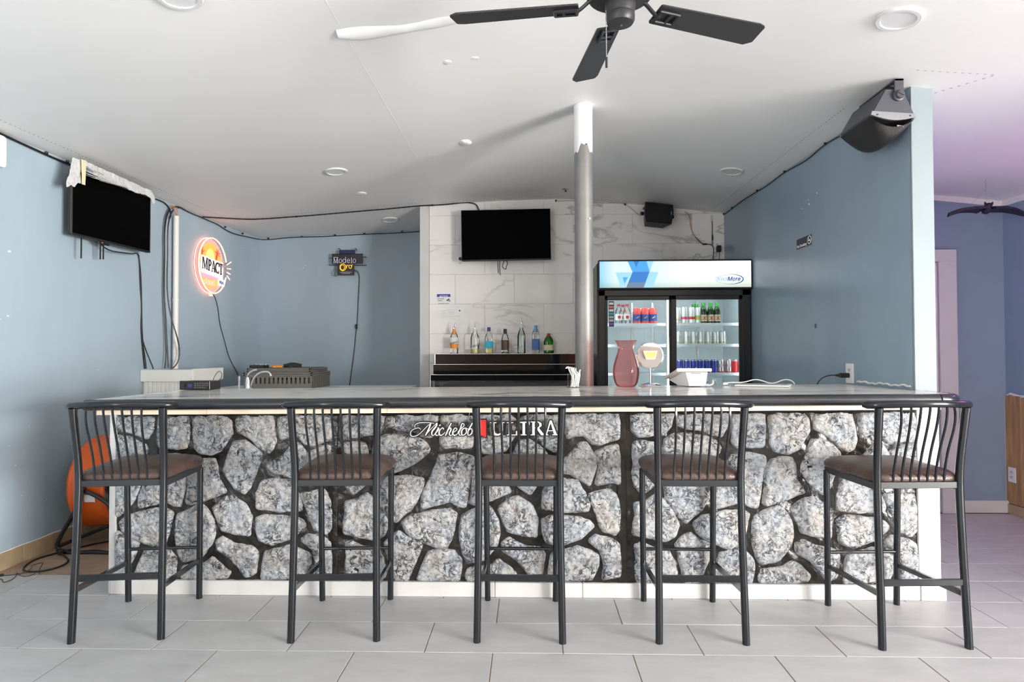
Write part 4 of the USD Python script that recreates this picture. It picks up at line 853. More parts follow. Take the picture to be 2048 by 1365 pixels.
# stencil serif name
def slab_letter(ch):
    B = lambda *a: sbox(*a)
    if ch == 'M': g = [B(0, 0, .007, .1), B(.074, 0, .093, .1), Polygon([(.0, .1), (.022, .1), (.052, .012), (.042, 0)]), Polygon([(.086, .1), (.078, .1), (.044, .012), (.046, 0)]), B(-.007, 0, .015, .007), B(.067, 0, .100, .007), B(-.007, .093, .016, .1), B(.078, .093, .100, .1)]
    elif ch == 'P': g = [B(0, 0, .018, .1), B(-.006, 0, .026, .008), B(-.006, .092, .03, .1), Point(.026, .07).buffer(.030, 12).intersection(B(.022, .03, .07, .1)).difference(Point(.026, .07).buffer(.014))]
    elif ch == 'A': g = [Polygon([(.026, .1), (.042, .1), (.072, 0), (.050, 0)]), Polygon([(.026, .1), (.032, .1), (.008, 0), (0, 0)]), B(.014, .028, .055, .036), B(-.006, 0, .018, .007), B(.042, 0, .080, .007)]
    elif ch == 'C': g = [Point(.034, .05).buffer(.05, 20).difference(Point(.040, .05).buffer(.036, 20)).difference(B(.05, .030, .1, .068)).intersection(B(-.02, 0, .062, .1)), B(.056, .062, .064, .1), B(.054, .0, .060, .03)]
    else: g = [B(.024, 0, .044, .1), B(0, .088, .068, .1), B(0, .068, .008, .1), B(.060, .068, .068, .1), B(.014, 0, .054, .008)]
    return unary_union([q.buffer(0) for q in g])
x = -.175
for ch, w in (('M', .112), ('P', .066), ('A', .082), ('C', .072), ('T', .075)):
    p = slab_letter(ch); m = extr(p, .003); m.vertices[:, 1] = m.vertices[:, 1]*1.15-.062-.055*(x+.165)+.0
    m.apply_translation((x, .012, 0)); ns.part('letter', NP(m, .0375), 'label_text', smooth=False); x += w
ns.part('lettering', NP(xf(ctext('sland', .062, .003), (-.03, -.165, 0)), .030), 'neon_off_white', smooth=False)
ns.part('lettering', NP(xf(ctext('style', .034, .003, True), (.205, -.150, 0), rz=-8), .040), 'label_blue', smooth=False)
ns.part('style_panel', NP(extr(rnd_rect(.13, .07, .02), .003).apply_translation((.205, -.15, 0)), .036), 'sign_white_lit', smooth=False)
ns.part('neon_tube', NP(tube([(R1*math.cos(a), R1*math.sin(a), .055) for a in np.linspace(-.32, -6.02, 90)], .0065, 8), 0), 'neon_coral')
ns.part('neon_tube', NP(tube([(R1*math.cos(a)*1.0, R1*math.sin(a), .012) for a in np.linspace(0, 2*PI, 90)[:-1]], .005, 8, closed=True), 0), 'neon_coral')
ns.part('neon_ray', [NP(tube([(.285, z_, .055), (.355+dx_, z_+s_*.1, .06)], .0055, 7), 0) for z_, s_, dx_ in ((.05, .4, .01), (.01, .05, 0), (-.03, -.12, -.01), (-.065, -.35, -.02))], 'neon_coral')
ns.part('tube_end', NP(cyl(.022, .02, (.0, -.295, .03), rx=90), 0), 'neon_glass')
ns.part('power_wire', tube(spline([(-3.2, 6.25, 1.92), (-3.208, 6.332, 1.86), (-3.208, 6.365, 1.795), (-3.208, 6.409, 1.642), (-3.208, 6.507, 1.463), (-3.208, 6.619, 1.278), (-3.208, 6.735, 1.169), (-3.208, 6.829, 1.08)], 50), .0035, 6), 'cable_black')
ml = T('neon_sign', 'unlit beer neon sign with pale name tubes on the alcove wall', 'neon sign', (-2.15, 7.34, 2.4))
MP = lambda m, d: place(m, (-2.355, YA-d, 2.235), *FRONT)        # local origin: lower left, .42 wide
ml.part('back_plate', [MP(extr(sbox(.035, .135, .40, .255), .006), .06), MP(extr(sbox(.10, .0, .30, .135), .006), .06), MP(extr(sbox(.12, .25, .31, .30), .006), .06)], 'neon_sign_backing', smooth=False)
ml.part('crest_panel', MP(extr(Polygon([(.13, .262), (.20, .255), (.29, .262), (.30, .292), (.21, .30), (.125, .292)]), .003), .066), 'neon_navy', smooth=False)
ml.part('bracket', [MP(tube([(-.01, .21, 0), (.06, .205, 0)], .003, 6), .05), MP(tube([(.38, .215, 0), (.44, .215, 0)], .004, 6), .05), MP(tube([(-.005, .125, 0), (.44, .12, 0)], .005, 6), .05), MP(tube(spline([(.105, .32, 0), (.125, .31, .0), (.13, .29, 0)], 8), .005, 6), .05), MP(tube(spline([(.30, .318, 0), (.32, .308, .0), (.315, .29, 0)], 8), .005, 6), .05)], 'black_satin')
def neon(strokes, d, m, r=.0027, name='letter'):
    ml.part(name, [MP(tube(spline([(a, b, 0) for a, b in s_], 20) if len(s_) > 2 else [(a, b, 0) for a, b in s_], r, 6), d) for s_ in strokes], m)
circ = lambda cx, cy, rx_, ry_, a0=0, a1=2*PI, n=14: [(cx+rx_*math.cos(t), cy+ry_*math.sin(t)) for t in np.linspace(a0, a1, n)]
yb, xh, cap = .145, .190, .205
neon([[(.065, yb), (.065, cap)], [(.065, cap), (.085, yb)], [(.085, yb), (.105, cap)], [(.105, cap), (.105, yb)], [(.055, yb), (.075, yb)], [(.097, yb), (.115, yb)], [(.058, cap+.004), (.112, cap+.004)]], .085, 'neon_off_white')
neon([circ(.140, (yb+xh)/2, .017, .0225)], .085, 'neon_off_white')
neon([circ(.186, (yb+xh)/2, .016, .0225), [(.203, cap), (.203, yb)], [(.195, cap+.004), (.206, cap+.004)]], .085, 'neon_off_white')
neon([circ(.236, (yb+xh)/2, .016, .0225, 0, 5.6), [(.220, .168), (.252, .168)]], .085, 'neon_off_white')
neon([[(.272, cap), (.272, yb)], [(.264, yb), (.281, yb)]], .085, 'neon_off_white')
neon([circ(.305, (yb+xh)/2, .016, .0225)], .085, 'neon_off_white')
neon([circ(.170, .092, .036, .041, .5, 6.8), circ(.166, .090, .024, .030, .5, 6.8)], .088, 'neon_yellow', .0030)
neon([[(.218, .118), (.210, .078)], [(.213, .098), (.224, .114), (.238, .113)]], .088, 'neon_yellow', .0030); neon([circ(.258, .098, .016, .020, 1, 7.3), [(.272, .112), (.285, .122)]], .088, 'neon_yellow', .0030)
ml.part('small_print', [MP(xf(ctext('YOUR FAVORITE', .009, .001), (.20, .056, 0)), .0625), MP(xf(ctext('GOLDEN LIGHT', .008, .001), (.20, .042, 0)), .0625)] if False else [MP(extr(sbox(.13, .034, .27, .039), .001), .0665), MP(extr(sbox(.15, .020, .25, .025), .001), .0665)], 'grey_plastic_light', smooth=False)
ml.part('transformer', MP(box(.085, .13, -.005, .05, -.05, -.01, .008), 0), 'grey_plastic')
ml.part('loose_wire', [MP(tube(spline([(.10, .07, .03), (.03, .05, .04), (.02, .02, .04), (.06, -.005, .04), (.09, .0, .04)], 24), .0018, 5), 0), MP(tube(spline([(.11, .06, .03), (.065, .04, .04), (.06, .01, .04), (.09, -.01, .04)], 20), .0018, 5), 0)], 'cable_black')
ml.part('power_cable', tube(spline([(-2.06, 7.31, 2.30), (-2.02, 7.35, 2.27), (-2.012, 7.36, 2.187), (-2.024, 7.362, 1.95), (-2.035, 7.362, 1.713), (-2.047, 7.362, 1.595), (-2.064, 7.362, 1.418), (-2.099, 7.36, 1.123), (-2.14, 7.355, .80)], 60), .0042, 6), 'cable_black')
ml.part('inline_switch', cbox((-2.043, 7.352, 1.632), (.026, .022, .055), .006), 'black_plastic')

# ================================================================ MARBLE WALL: TELEVISION, NOTICES, SPEAKER, WIRES
a_ = math.radians(.7); tvx2 = np.array([math.cos(a_), 0, math.sin(a_)])
o2 = np.array([-.233, 6.33, 2.512])
t2 = T('television', 'wall television on the marble wall above the bottles', 'television', o2)
def P2_(m): return place(m, o2, tvx2, (-math.sin(a_), 0, math.cos(a_)))
w2, h2 = .905, .518
t2.part('housing', P2_(box(-w2/2, w2/2, -h2/2, h2/2, -.028, 0, .006)), 'black_satin')
t2.part('bezel', [P2_(box(-w2/2, w2/2, -h2/2, -h2/2+.013, 0, .006, .002)), P2_(box(-w2/2, w2/2, h2/2-.005, h2/2, 0, .005, .001)), P2_(box(-w2/2, -w2/2+.005, -h2/2, h2/2, 0, .005, .001)), P2_(box(w2/2-.005, w2/2, -h2/2, h2/2, 0, .005, .001))], 'black_plastic')
t2.part('screen', P2_(box(-w2/2+.005, w2/2-.005, -h2/2+.013, h2/2-.005, 0, .003)), 'screen_black', smooth=False)
t2.part('rear_cover', P2_(box(-.32, .32, -.22, .12, -.055, -.026, .01)), 'black_plastic')
t2.part('wall_mount', P2_(box(-.2, .2, -.08, .08, -.135, -.05, .004)), 'black_satin')
t2.part('sticker', P2_(box(w2/2-.001, w2/2+.002, h2/2-.035, h2/2-.012, -.02, -.004)), 'tape')
[t2.part('cable_strap', P2_(tube(spline([(-.085+dx, -h2/2+.01, -.03), (-.088+dx, -h2/2-.06, -.035), (-.083+dx, -h2/2-.125-dx, -.03)], 10), .004, 6)), 'black_satin') for dx in (0, .018)]
lo = [(-.015+.022*math.cos(t)+.006*math.sin(3*t), -h2/2-.038+.045*math.sin(t), -.03+.01*math.cos(2*t)) for t in np.linspace(0, 6*PI, 70)]
t2.part('cable_loop', P2_(tube(lo, .0035, 6)), 'cable_black')
def outlet(name, label, o, xd, w=.072, h=.116, group=None, holes=True):
    t = T(name, label, 'outlet', o, group='white wall outlets')
    t.part('cover_plate', place(extr(rnd_rect(w, h, .004), .006), o, xd, (0, 0, 1)), 'white_plastic')
    if holes:
        t.part('socket', [place(extr(rnd_rect(.032, .027, .010), .0085).apply_translation((0, dy, 0)), o, xd, (0, 0, 1)) for dy in (-.02, .02)], 'white_trim')
        t.part('slot', [place(cbox((dx, dy+.003, .0085), (.0022, .009, .001)), o, xd, (0, 0, 1)) for dy in (-.02, .02) for dx in (-.0065, .0065)], 'black_plastic', smooth=False)
    return t
ot = outlet('wall_outlet', 'white wall outlet half hidden by the marble wall television', (-.712, YT-.003, 2.268), (1, 0, 0), .062, .10)
ot.part('plug', cbox((-.700, YT-.03, 2.29), (.05, .04, .028), .006), 'black_plastic')
nt = T('notice_sign', 'small blue and white surveillance notice on the marble wall', 'sign', (-.886, YT, 1.86))
o = np.array([-.886, YT-.0006, 1.8715]); NF = lambda m, dx, dz: place(m, o+np.array([dx, 0, dz]), *FRONT)
nt.part('sheet', NF(extr(sbox(-.070, -.056, .070, .056), .0008), 0, 0), 'label_white', smooth=False); nt.part('banner', NF(extr(sbox(-.070, .026, .070, .056), .0004), 0, 0).apply_translation((0, -.0008, 0)), 'notice_blue', smooth=False)
nt.part('lettering', [NF(ctext('NOTICE', .0165, .0004, True), 0, .033).apply_translation((0, -.0012, 0))], 'letter_white', smooth=False)
nt.part('lettering', [NF(ctext(s_, hgt, .0004, True), dx, dz).apply_translation((0, -.0009, 0)) for s_, hgt, dx, dz in (('24 HOUR', .0105, -.030, .008), ('VIDEO', .0105, -.038, -.012), ('SURVEILLANCE', .0105, -.002, -.044))], 'label_text', smooth=False)
nt.part('camera_symbol', [NF(extr(Polygon([(.028, -.008), (.055, .010), (.062, .0), (.036, -.018)]), .0004), 0, 0).apply_translation((0, -.0009, 0)), NF(extr(Polygon([(.045, -.018), (.066, -.006), (.066, -.022), (.060, -.018)]), .0004), 0, 0).apply_translation((0, -.0009, 0))], 'label_text', smooth=False)
ce = T('certificate', 'white paper certificate in a clear sleeve on the marble wall', 'paper', (-.812, YT, 1.70)); o = np.array([-.812, YT-.0006, 1.73])
NF = lambda m, dx, dz: place(m, o+np.array([dx, 0, dz]), *FRONT)
ce.part('sleeve', NF(extr(sbox(-.135, -.053, .135, .053), .001), 0, 0), 'label_white', smooth=False); ce.part('paper_sheet', NF(extr(sbox(-.118, -.045, .112, .045), .0006), 0, 0).apply_translation((0, -.001, 0)), 'paper', smooth=False)
ce.part('printed_line', [NF(extr(sbox(a, b, a+w_, b+.0022), .0003), 0, 0).apply_translation((0, -.0016, 0)) for a, b, w_ in ((-.05, .034, .11), (-.10, .022, .05), (-.02, .012, .05), (-.03, .002, .07), (-.018, -.010, .045), (-.1, -.012, .06), (-.1, -.038, .2), (-.1, .0, .05), (.06, -.025, .04))], 'grey_plastic_light', smooth=False)
ce.part('seal_mark', NF(extr(sbox(.085, .018, .098, .032), .0003), 0, 0).apply_translation((0, -.0016, 0)), 'label_text', smooth=False)
sp = T('loudspeaker', 'small black loudspeaker tilted on the marble wall near the ceiling', 'loudspeaker', (1.29, 6.4, 2.7))
sp.part('bracket', [box(1.17, 1.40, 6.30, 6.47, 2.790, 2.80, .003), cbox((1.29, 6.46, 2.74), (.08, .02, .14), .004)], 'speaker_black')
def SP(m): return xf(m, (1.293, 6.33, 2.70), rx=-12, ry=4.5, rz=9)
fr_ = [(-.145, .10), (.145, .10), (.150, .02), (.125, -.11), (-.140, -.11), (-.150, -.02)]
sp.part('cabinet', SP(hull([(x, -.06, z) for x, z in fr_]+[(x*.72, .09, z*.85) for x, z in fr_])), 'speaker_black')
sp.part('grille', SP(hull([(x*.965, -.068-.02*(1-abs(x)/.16), z*.95) for x, z in fr_]+[(x*.97, -.055, z*.96) for x, z in fr_]+[(0, -.088, 0)])), 'speaker_black_grille')
sp.part('badge', SP(cbox((.118, -.076, .0), (.008, .004, .038))), 'alu'); sp.part('knob', [SP(cyl(.018, .03, (s_*.158, .0, .0), ry=90)) for s_ in (-1, 1)], 'black_plastic')
cable('thin tan speaker wire sagging to the black loudspeaker on the marble wall', [(.30, 6.455, 2.880), (.45, 6.455, 2.886), (.63, 6.455, 2.872), (.80, 6.455, 2.858), (1.0, 6.455, 2.836), (1.05, 6.453, 2.80), (1.14, 6.42, 2.715)], .0028, 'cable_tan', clips=[(.99, 6.45, 2.84), (.28, 6.45, 2.885)])
cable('orange and black wire falling from the ceiling to the fridge power adapter', [(1.60, 6.455, 2.76), (1.635, 6.455, 2.735), (1.655, 6.452, 2.63), (1.68, 6.452, 2.535), (1.70, 6.452, 2.50)], .0035, 'cable_orange', n=30)
wl = cable('black lead looping from the orange wire to behind the fridge', [(1.70, 6.452, 2.50), (1.745, 6.452, 2.455), (1.785, 6.452, 2.425), (1.84, 6.452, 2.422), (1.875, 6.452, 2.41), (1.888, 6.452, 2.33), (1.882, 6.452, 2.20), (1.882, 6.452, 2.0)], .0042)
wl.part('ferrite', [cbox((1.80, 6.452, 2.424), (.05, .016, .014), .004), cbox((1.878, 6.452, 2.49), (.014, .014, .06), .004)], 'black_plastic')
wl.part('wire', tube(spline([(1.876, 6.455, 2.66), (1.878, 6.455, 2.55), (1.876, 6.455, 2.45), (1.88, 6.455, 2.40)], 16), .0035, 6), 'cable_black'); wl.part('anchor_strip', box(1.866, 1.886, 6.455, 6.47, 2.655, 2.72, .003), 'white_trim')
oa = outlet('wall_outlet', 'white wall outlet with black power adapter above the refrigerator', (1.928, YT-.003, 2.40), (1, 0, 0), .062, .115)
oa.part('adapter', cbox((1.935, YT-.035, 2.372), (.042, .05, .066), .006), 'black_plastic'); oa.part('lead', tube(spline([(1.935, YT-.05, 2.342), (1.94, YT-.03, 2.28), (1.93, YT-.02, 2.2), (1.93, YT-.02, 2.0)], 20), .0025, 6), 'cable_black')

# ================================================================ BOTTLE SHELF AND BACK BAR
bs = T('bottle_shelf', 'three-tier glossy black liquor shelf with silver edges', 'shelf', (-.2, 6.3, 1.05))
for k, (y0, z0, z1, xl) in enumerate(((6.30, 1.205, 1.309, -.945), (6.15, 1.108, 1.206, -.945), (6.0, 1.052, 1.109, -.945))):
    bs.part('tier', box(xl, .58, y0, YT-.001, z0, z1-.004, .001), 'black_gloss', smooth=False)
    bs.part('tier_edge', box(xl-.003, .582, y0-.003, y0+.012, z1-.006, z1, .001), 'alu', smooth=False)
    if k == 0: bs.part('top_glass', box(xl, .58, y0+.012, YT-.001, z1-.004, z1, .001), 'black_gloss', smooth=False)
bs.part('end_panel', [box(-.958, -.945, 6.30, YT-.001, 1.05, 1.305, .002), box(-.958, -.945, 6.0, YT-.001, .4, 1.06, .002), box(-.945, -.93, 6.15, YT-.001, .0, 1.1, .002)], 'alu')
bs.part('support', box(.52, .58, 6.1, YT-.001, 0, 1.06, .003), 'black_satin')
bk = T('back_bar_cooler', 'low black back-bar cabinet below the bottle shelf', 'cabinet', (-.2, 5.9, 0))
bk.part('body', box(-.76, .50, 5.68, 5.98, .03, 1.0, .004), 'black_satin'); bk.part('lid', box(-.78, .52, 5.66, 5.985, 1.0, 1.035, .004), 'black_satin'); bk.part('door', [box(a, a+.62, 5.665, 5.68, .08, .96, .004) for a in (-.75, -.12)], 'black_gloss'); bk.part('handle', [box(a, a+.012, 5.645, 5.667, .45, .75, .003) for a in (-.17, -.10)], 'alu')
bk.part('foot', [cyl(.02, .03, (a, b, .015)) for a in (-.7, .45) for b in (5.72, 5.95)], 'black_plastic')
ZS = 1.310
def bottle(label, x, h, r, glass, neck, lab, cap, liquid=None, y=6.385, spout=False, square=False, flat=1.0, shoulder=.60):
    t = T('liquor_bottle', label, 'bottle', (x, y, ZS), group='liquor bottles on the black shelf')
    hb = h*shoulder; nr = neck
    prof = [(0, .002), (r*.86, 0), (r*.98, .006), (r, .016), (r, hb*.92), (r*.96, hb), (r*.72, hb+.03), (nr*1.25, hb+.055), (nr, hb+.08), (nr, h), (0, h)]
    prof = [(a, min(b, h)) for a, b in prof]
    def shp(p, n=28):
        m = lathe(p, n)
        if square:
            v = m.vertices; rad = np.hypot(v[:, 0], v[:, 1]); th = np.arctan2(v[:, 1], v[:, 0]); k = (np.abs(np.cos(th))**6+np.abs(np.sin(th))**6)**(-1/6)
            wgt = np.clip((rad-nr)/(r-nr+1e-6), 0, 1); s_ = 1+(k*.92-1)*wgt; v[:, 0] *= s_; v[:, 1] *= s_; m.vertices = v
        if flat != 1: m.vertices[:, 1] *= flat
        return m
    t.part('glass', shp(prof), glass, world=False, smooth=40)
    if liquid:
        col, lv = liquid; t.part('liquid', shp([(0, .006), (r*.92, .006), (r*.93, lv), (0, lv)]), col, world=False)
    for nm, z0, z1, c_ in lab:
        t.part(nm, shp([(r*1.006, z0), (r*1.012, z0+.0005), (r*1.012, z1-.0005), (r*1.006, z1)]), c_, world=False, smooth=False)
    zc0, zc1, cc, cr_ = cap
    t.part('cap', lathe([(0, zc0), (cr_*1.05, zc0), (cr_*1.08, zc0+.003), (cr_, zc0+.006), (cr_, zc1-.003), (cr_*.9, zc1), (0, zc1)], 20), cc, world=False)
    if spout:
        t.part('pourer', [lathe([(0, h), (nr*.75, h), (nr*.8, h+.012), (nr*.5, h+.022), (0, h+.024)], 14), tube([(0, 0, h+.02), (.002, 0, h+.045), (.010, 0, h+.066)], .0035, 7)], 'chrome', world=False)
    return t
def btext(t, s_, x, h, z, r, m, tilt=0, y=6.385):
    t.part('lettering', place(xf(ctext(s_, h, .0008), rz=tilt), (x, y-r*1.02-.0006, z), *FRONT), m, smooth=False)
b1 = bottle('clear liquor bottle with orange label and orange neck wrap, leftmost on the shelf', -.768, .255, .041, 'clear_glass', .0135, [('label', .055, .098, 'label_orange'), ('label', .100, .165, 'label_white')], (.195, .252, 'label_orange', .0152), spout=True, shoulder=.66)
btext(b1, 'Juarez', -.768, .022, ZS+.112, .041, 'label_text', 12)
b2 = bottle('clear liquor bottle with brown script lettering and yellowish contents', -.556, .255, .043, 'clear_glass', .0135, [], (.195, .252, 'label_white', .0145), ('liquid_gold', .048), spout=True, shoulder=.66)
btext(b2, 'Juarez', -.556, .028, ZS+.082, .043, 'label_text', 14)
bottle('square shouldered liquor bottle with turquoise label and navy cap', -.412, .268, .045, 'clear_glass', .014, [('label', .055, .125, 'label_teal')], (.228, .268, 'cap_navy', .017), ('liquid_gold', .05), square=True, flat=.8)
bottle('clear liquor bottle with dark brown label and black cap', -.246, .25, .039, 'clear_glass', .0145, [('label', .035, .135, 'label_brown')], (.200, .25, 'black_satin', .0175), ('liquid_brown', .016))
bottle('tall greenish clear liquor bottle with metal pourer, tallest on the shelf', -.080, .305, .041, 'bottle_green_tint', .015, [], (.262, .302, 'label_white', .0155), spout=True, shoulder=.62)
bottle('square clear liquor bottle with dark blue label and light blue cap', .065, .285, .042, 'clear_glass', .014, [('label', .035, .145, 'label_blue')], (.215, .285, 'cap_lightblue', .0165), square=True, flat=.8, shoulder=.68)
bottle('squat green liquor bottle with cream label and red cap', .197, .198, .051, 'green_glass', .015, [('label', .03, .085, 'label_cream')], (.165, .202, 'cap_red', .0165), flat=.6, shoulder=.62)

# ================================================================ REFRIGERATOR
FX0, FX1, FY, FB = .632, 1.985, 5.72, 6.42
FX1 = 2.003
fg = T('refrigerator', 'tall black two-door glass merchandiser refrigerator with lit blue header', 'refrigerator', (1.31, 6.05, 0))
fg.part('cabinet', [box(FX0-.012, FX0+.04, FY+.02, FB, .05, 2.13, .004), box(FX1-.04, FX1+.0, FY+.02, FB, .05, 2.13, .004), box(FX0, FX1, FB-.03, FB, .05, 2.13, .004), box(FX0, FX1, FY+.02, FB, 1.86, 2.13, .004), box(FX0, FX1, FY+.02, FB, .05, .16, .004)], 'fridge_black')
fg.part('inner_lining', [box(FX0+.04, FX0+.05, FY+.06, FB-.03, .16, 1.86), box(FX1-.05, FX1-.04, FY+.06, FB-.03, .16, 1.86), box(FX0+.05, FX1-.05, FB-.042, FB-.03, .16, 1.86), box(FX0+.05, FX1-.05, FY+.06, FB-.03, 1.845, 1.86), box(FX0+.05, FX1-.05, FY+.06, FB-.03, .16, .175)], 'fridge_inside', smooth=False)
fg.part('lining_groove', [box(x, x+.004, FB-.045, FB-.041, .18, 1.84) for x in np.arange(FX0+.12, FX1-.06, .085)], 'shelf_wire', smooth=False)
fg.part('header', [box(FX0-.004, FX1+.004, FY-.035, FY+.03, 1.885, 2.155, .006)], 'fridge_black')
HZ0, HZ1, HX0, HX1 = 1.902, 2.140, FX0+.006, FX1-.006
fg.part('header_panel', box(HX0, HX1, FY-.038, FY-.034, HZ0, HZ1), 'header_print', smooth=False)
def HP(pts, m, dy):
    hx = lambda u: HX0+(u-137)/(1917-137)*(HX1-HX0); hz = lambda v: HZ1-(v-165)/(462-165)*(HZ1-HZ0)
    p = Polygon([(hx(u), hz(v)) for u, v in pts]).intersection(sbox(HX0, HZ0, HX1, HZ1))
    fg.part('header_shape', place(extr(p, .0006), (0, FY-.038-dy, 0), *FRONT), m, smooth=False)
HP([(325, 290), (460, 290), (520, 290), (430, 462), (390, 462)], 'print_sky', .0005); HP([(470, 165), (690, 165), (770, 165), (725, 285), (525, 285)], 'print_blue_light', .001); HP([(525, 285), (725, 285), (655, 462), (450, 462)], 'print_blue', .001)
HP([(725, 285), (830, 290), (760, 462), (655, 462)], 'print_sky', .0006); HP([(450, 462), (480, 405), (680, 405), (655, 462)], 'print_grey', .0018); HP([(410, 345), (470, 345), (430, 415)], 'print_blue_light', .0012); HP([(690, 165), (775, 165), (725, 275)], 'print_sky', .0014); HP([(540, 165), (600, 165), (570, 235)], 'print_blue', .0016)
def shear(m, k=.22): m.vertices[:, 0] += k*m.vertices[:, 1]; return m
lz = HZ0+.058; fg.part('logo', place(shear(text_mesh('Kool', .034, .0008)), (1.690, FY-.0385, lz), *FRONT), 'logo_pale', smooth=False); fg.part('logo', place(shear(text_mesh('More', .034, .0008, True)), (1.783, FY-.0385, lz), *FRONT), 'logo_blue', smooth=False)
ring = lambda rx_, ry_, a0, a1, w_: brush([(rx_*math.cos(t), ry_*math.sin(t)) for t in np.linspace(a0, a1, 24)], w_, 60)
fg.part('logo', place(extr(ring(.125, .046, -1.9, 1.75, [.0005, .004, .009, .004, .0005]), .0006), (1.80, FY-.0385, lz+.013), *FRONT), 'logo_blue', smooth=False); fg.part('logo', place(extr(ring(.118, .040, .9, 5.2, [.0005, .002, .003, .002, .0005]), .0006), (1.798, FY-.0385, lz+.012), *FRONT), 'logo_pale', smooth=False)
# frames of the sliding doors
fg.part('door_frame', [box(FX0, FX0+.06, FY, FY+.05, .16, 1.885, .004), box(FX1-.075, FX1, FY, FY+.05, .16, 1.885, .004), box(FX0, FX1, FY, FY+.05, 1.83, 1.886, .004), box(FX0, FX1, FY, FY+.05, .10, .2, .004)], 'fridge_black')
def fdoor(x0, x1, yy_):
    p = fg.part('door', [box(x0, x0+.045, yy_, yy_+.022, .2, 1.832, .003), box(x1-.045, x1, yy_, yy_+.022, .2, 1.832, .003), box(x0, x1, yy_, yy_+.022, 1.795, 1.832, .003), box(x0, x1, yy_, yy_+.022, .2, .26, .003)], 'fridge_black')
    fg.part('pane', box(x0+.04, x1-.04, yy_+.008, yy_+.013, .25, 1.80), 'fridge_glass', parent=p, world=True, smooth=False)
    return p
d1 = fdoor(FX0+.04, 1.318, FY+.026); d2 = fdoor(1.290, FX1-.06, FY+.002)
fg.part('handle', box(FX1-.078, FX1-.066, FY-.012, FY+.004, .95, 1.38, .003), 'black_plastic', parent=d2); fg.part('reflector_strip', box(FX0+.046, FX0+.060, FY+.018, FY+.026, .3, 1.82, .002), 'alu', parent=d1)
fg.part('light_strip', [box(1.262, 1.272, FY+.052, FY+.06, .25, 1.80), box(FX0+.052, FX0+.060, FY+.062, FY+.07, .25, 1.80), box(FX1-.062, FX1-.054, FY+.062, FY+.07, .25, 1.80), box(FX0+.1, FX1-.1, FY+.065, FY+.08, 1.832, 1.842)], 'led_strip', smooth=False)
SHZ = [1.583, 1.388, 1.124, .865, .5]
for z in SHZ:
    for xa, xb in ((FX0+.06, 1.26), (1.275, FX1-.06)):
        fg.part('shelf', [box(xa, xb, FY+.11, FY+.118, z-.018, z, .001), box(xa, xb, FB-.08, FB-.072, z-.012, z-.004)]+[box(x, x+.003, FY+.11, FB-.07, z-.006, z-.002) for x in np.arange(xa, xb, .026)], 'shelf_wire', smooth=False)
        fg.part('price_rail', box(xa, xb, FY+.104, FY+.108, z-.022, z+.004), 'shelf_wire', smooth=False)
fg.part('pilaster', [box(x, x+.018, FB-.062, FB-.05, .2, 1.82) for x in (1.03, 1.235, 1.69)], 'alu', smooth=False)
fg.part('side_vent', [box(FX0-.016, FX0-.010, FY+.1, FB-.1, .2+.03*k, .215+.03*k) for k in range(6)], 'black_satin', smooth=False)
pc = T('payment_stickers', 'vertical strip of payment card stickers on the left fridge pane', 'sticker', (.745, FY+.03, 1.6))
pc.part('strip', box(.728, .775, FY+.0315, FY+.0335, 1.552, 1.785), 'card_dark', smooth=False)
for k, m_ in enumerate(('label_white', 'card_orange', 'label_white', 'card_teal', 'grey_plastic_light', 'grey_plastic_light', 'card_purple')):
    pc.part('card_mark', box(.732, .771, FY+.0305, FY+.0316, 1.762-.031*k-.009, 1.762-.031*k+.012), m_, smooth=False)
pc.part('card_mark', [place(extr(Point(dx, 0).buffer(.008), .0004), (.7515, FY+.0304, 1.7335), *FRONT) for dx in (-.005, .006)], 'card_orange', smooth=False)
YC = FY+.165
def can(label, x, z, h, r, body, band, group, y=YC, band_rng=(.18, .5), txt=None):
    t = T('drink_can', label, 'can', (x, y, z), group=group)
    t.part('body', lathe([(0, .003), (r*.75, .0), (r*.82, .002), (r, .010), (r, h-.014), (r*.84, h-.003), (r*.84, h), (r*.78, h), (r*.76, h-.003), (0, h-.003)], 20), body, world=False)
    t.part('rim', lathe([(r*.84, h-.003), (r*.86, h-.001), (r*.84, h+.0015), (r*.79, h+.001), (r*.78, h-.002)], 20), 'alu', world=False)
    if band: t.part('printed_band', lathe([(r*1.003, h*band_rng[0]), (r*1.008, h*band_rng[0]+.001), (r*1.008, h*band_rng[1]-.001), (r*1.003, h*band_rng[1])], 20), band, world=False)
    return t
PX = lambda px, y=YC: y*math.tan(math.atan((px-1024)/F_PX)-.0276)
z1, z2, z3, z4 = SHZ[0], SHZ[1], SHZ[2], SHZ[3]
can('tall white can with pink band on the top fridge shelf', PX(1369), z1, .152, .030, 'can_white', 'can_pink', 'tall white cans on the top right fridge shelf', band_rng=(.26, .42))
can('tall white can with red band on the top fridge shelf', PX(1383.5), z1, .152, .030, 'can_white', 'can_red', 'tall white cans on the top right fridge shelf', band_rng=(.26, .42))
can('tall white can with lime band on the top fridge shelf', PX(1396), z1, .150, .027, 'can_white', 'can_lime', 'tall white cans on the top right fridge shelf', band_rng=(.22, .5))
can('tall white can with gold band at the left edge of the top right fridge shelf', PX(1357), z1, .150, .028, 'can_white', 'can_gold', 'tall white cans on the top right fridge shelf', band_rng=(.16, .34))
ORD = ['leftmost', 'second from the left', 'third from the left', 'fourth from the left', 'fifth from the left', 'sixth from the left', 'rightmost']
c0 = None
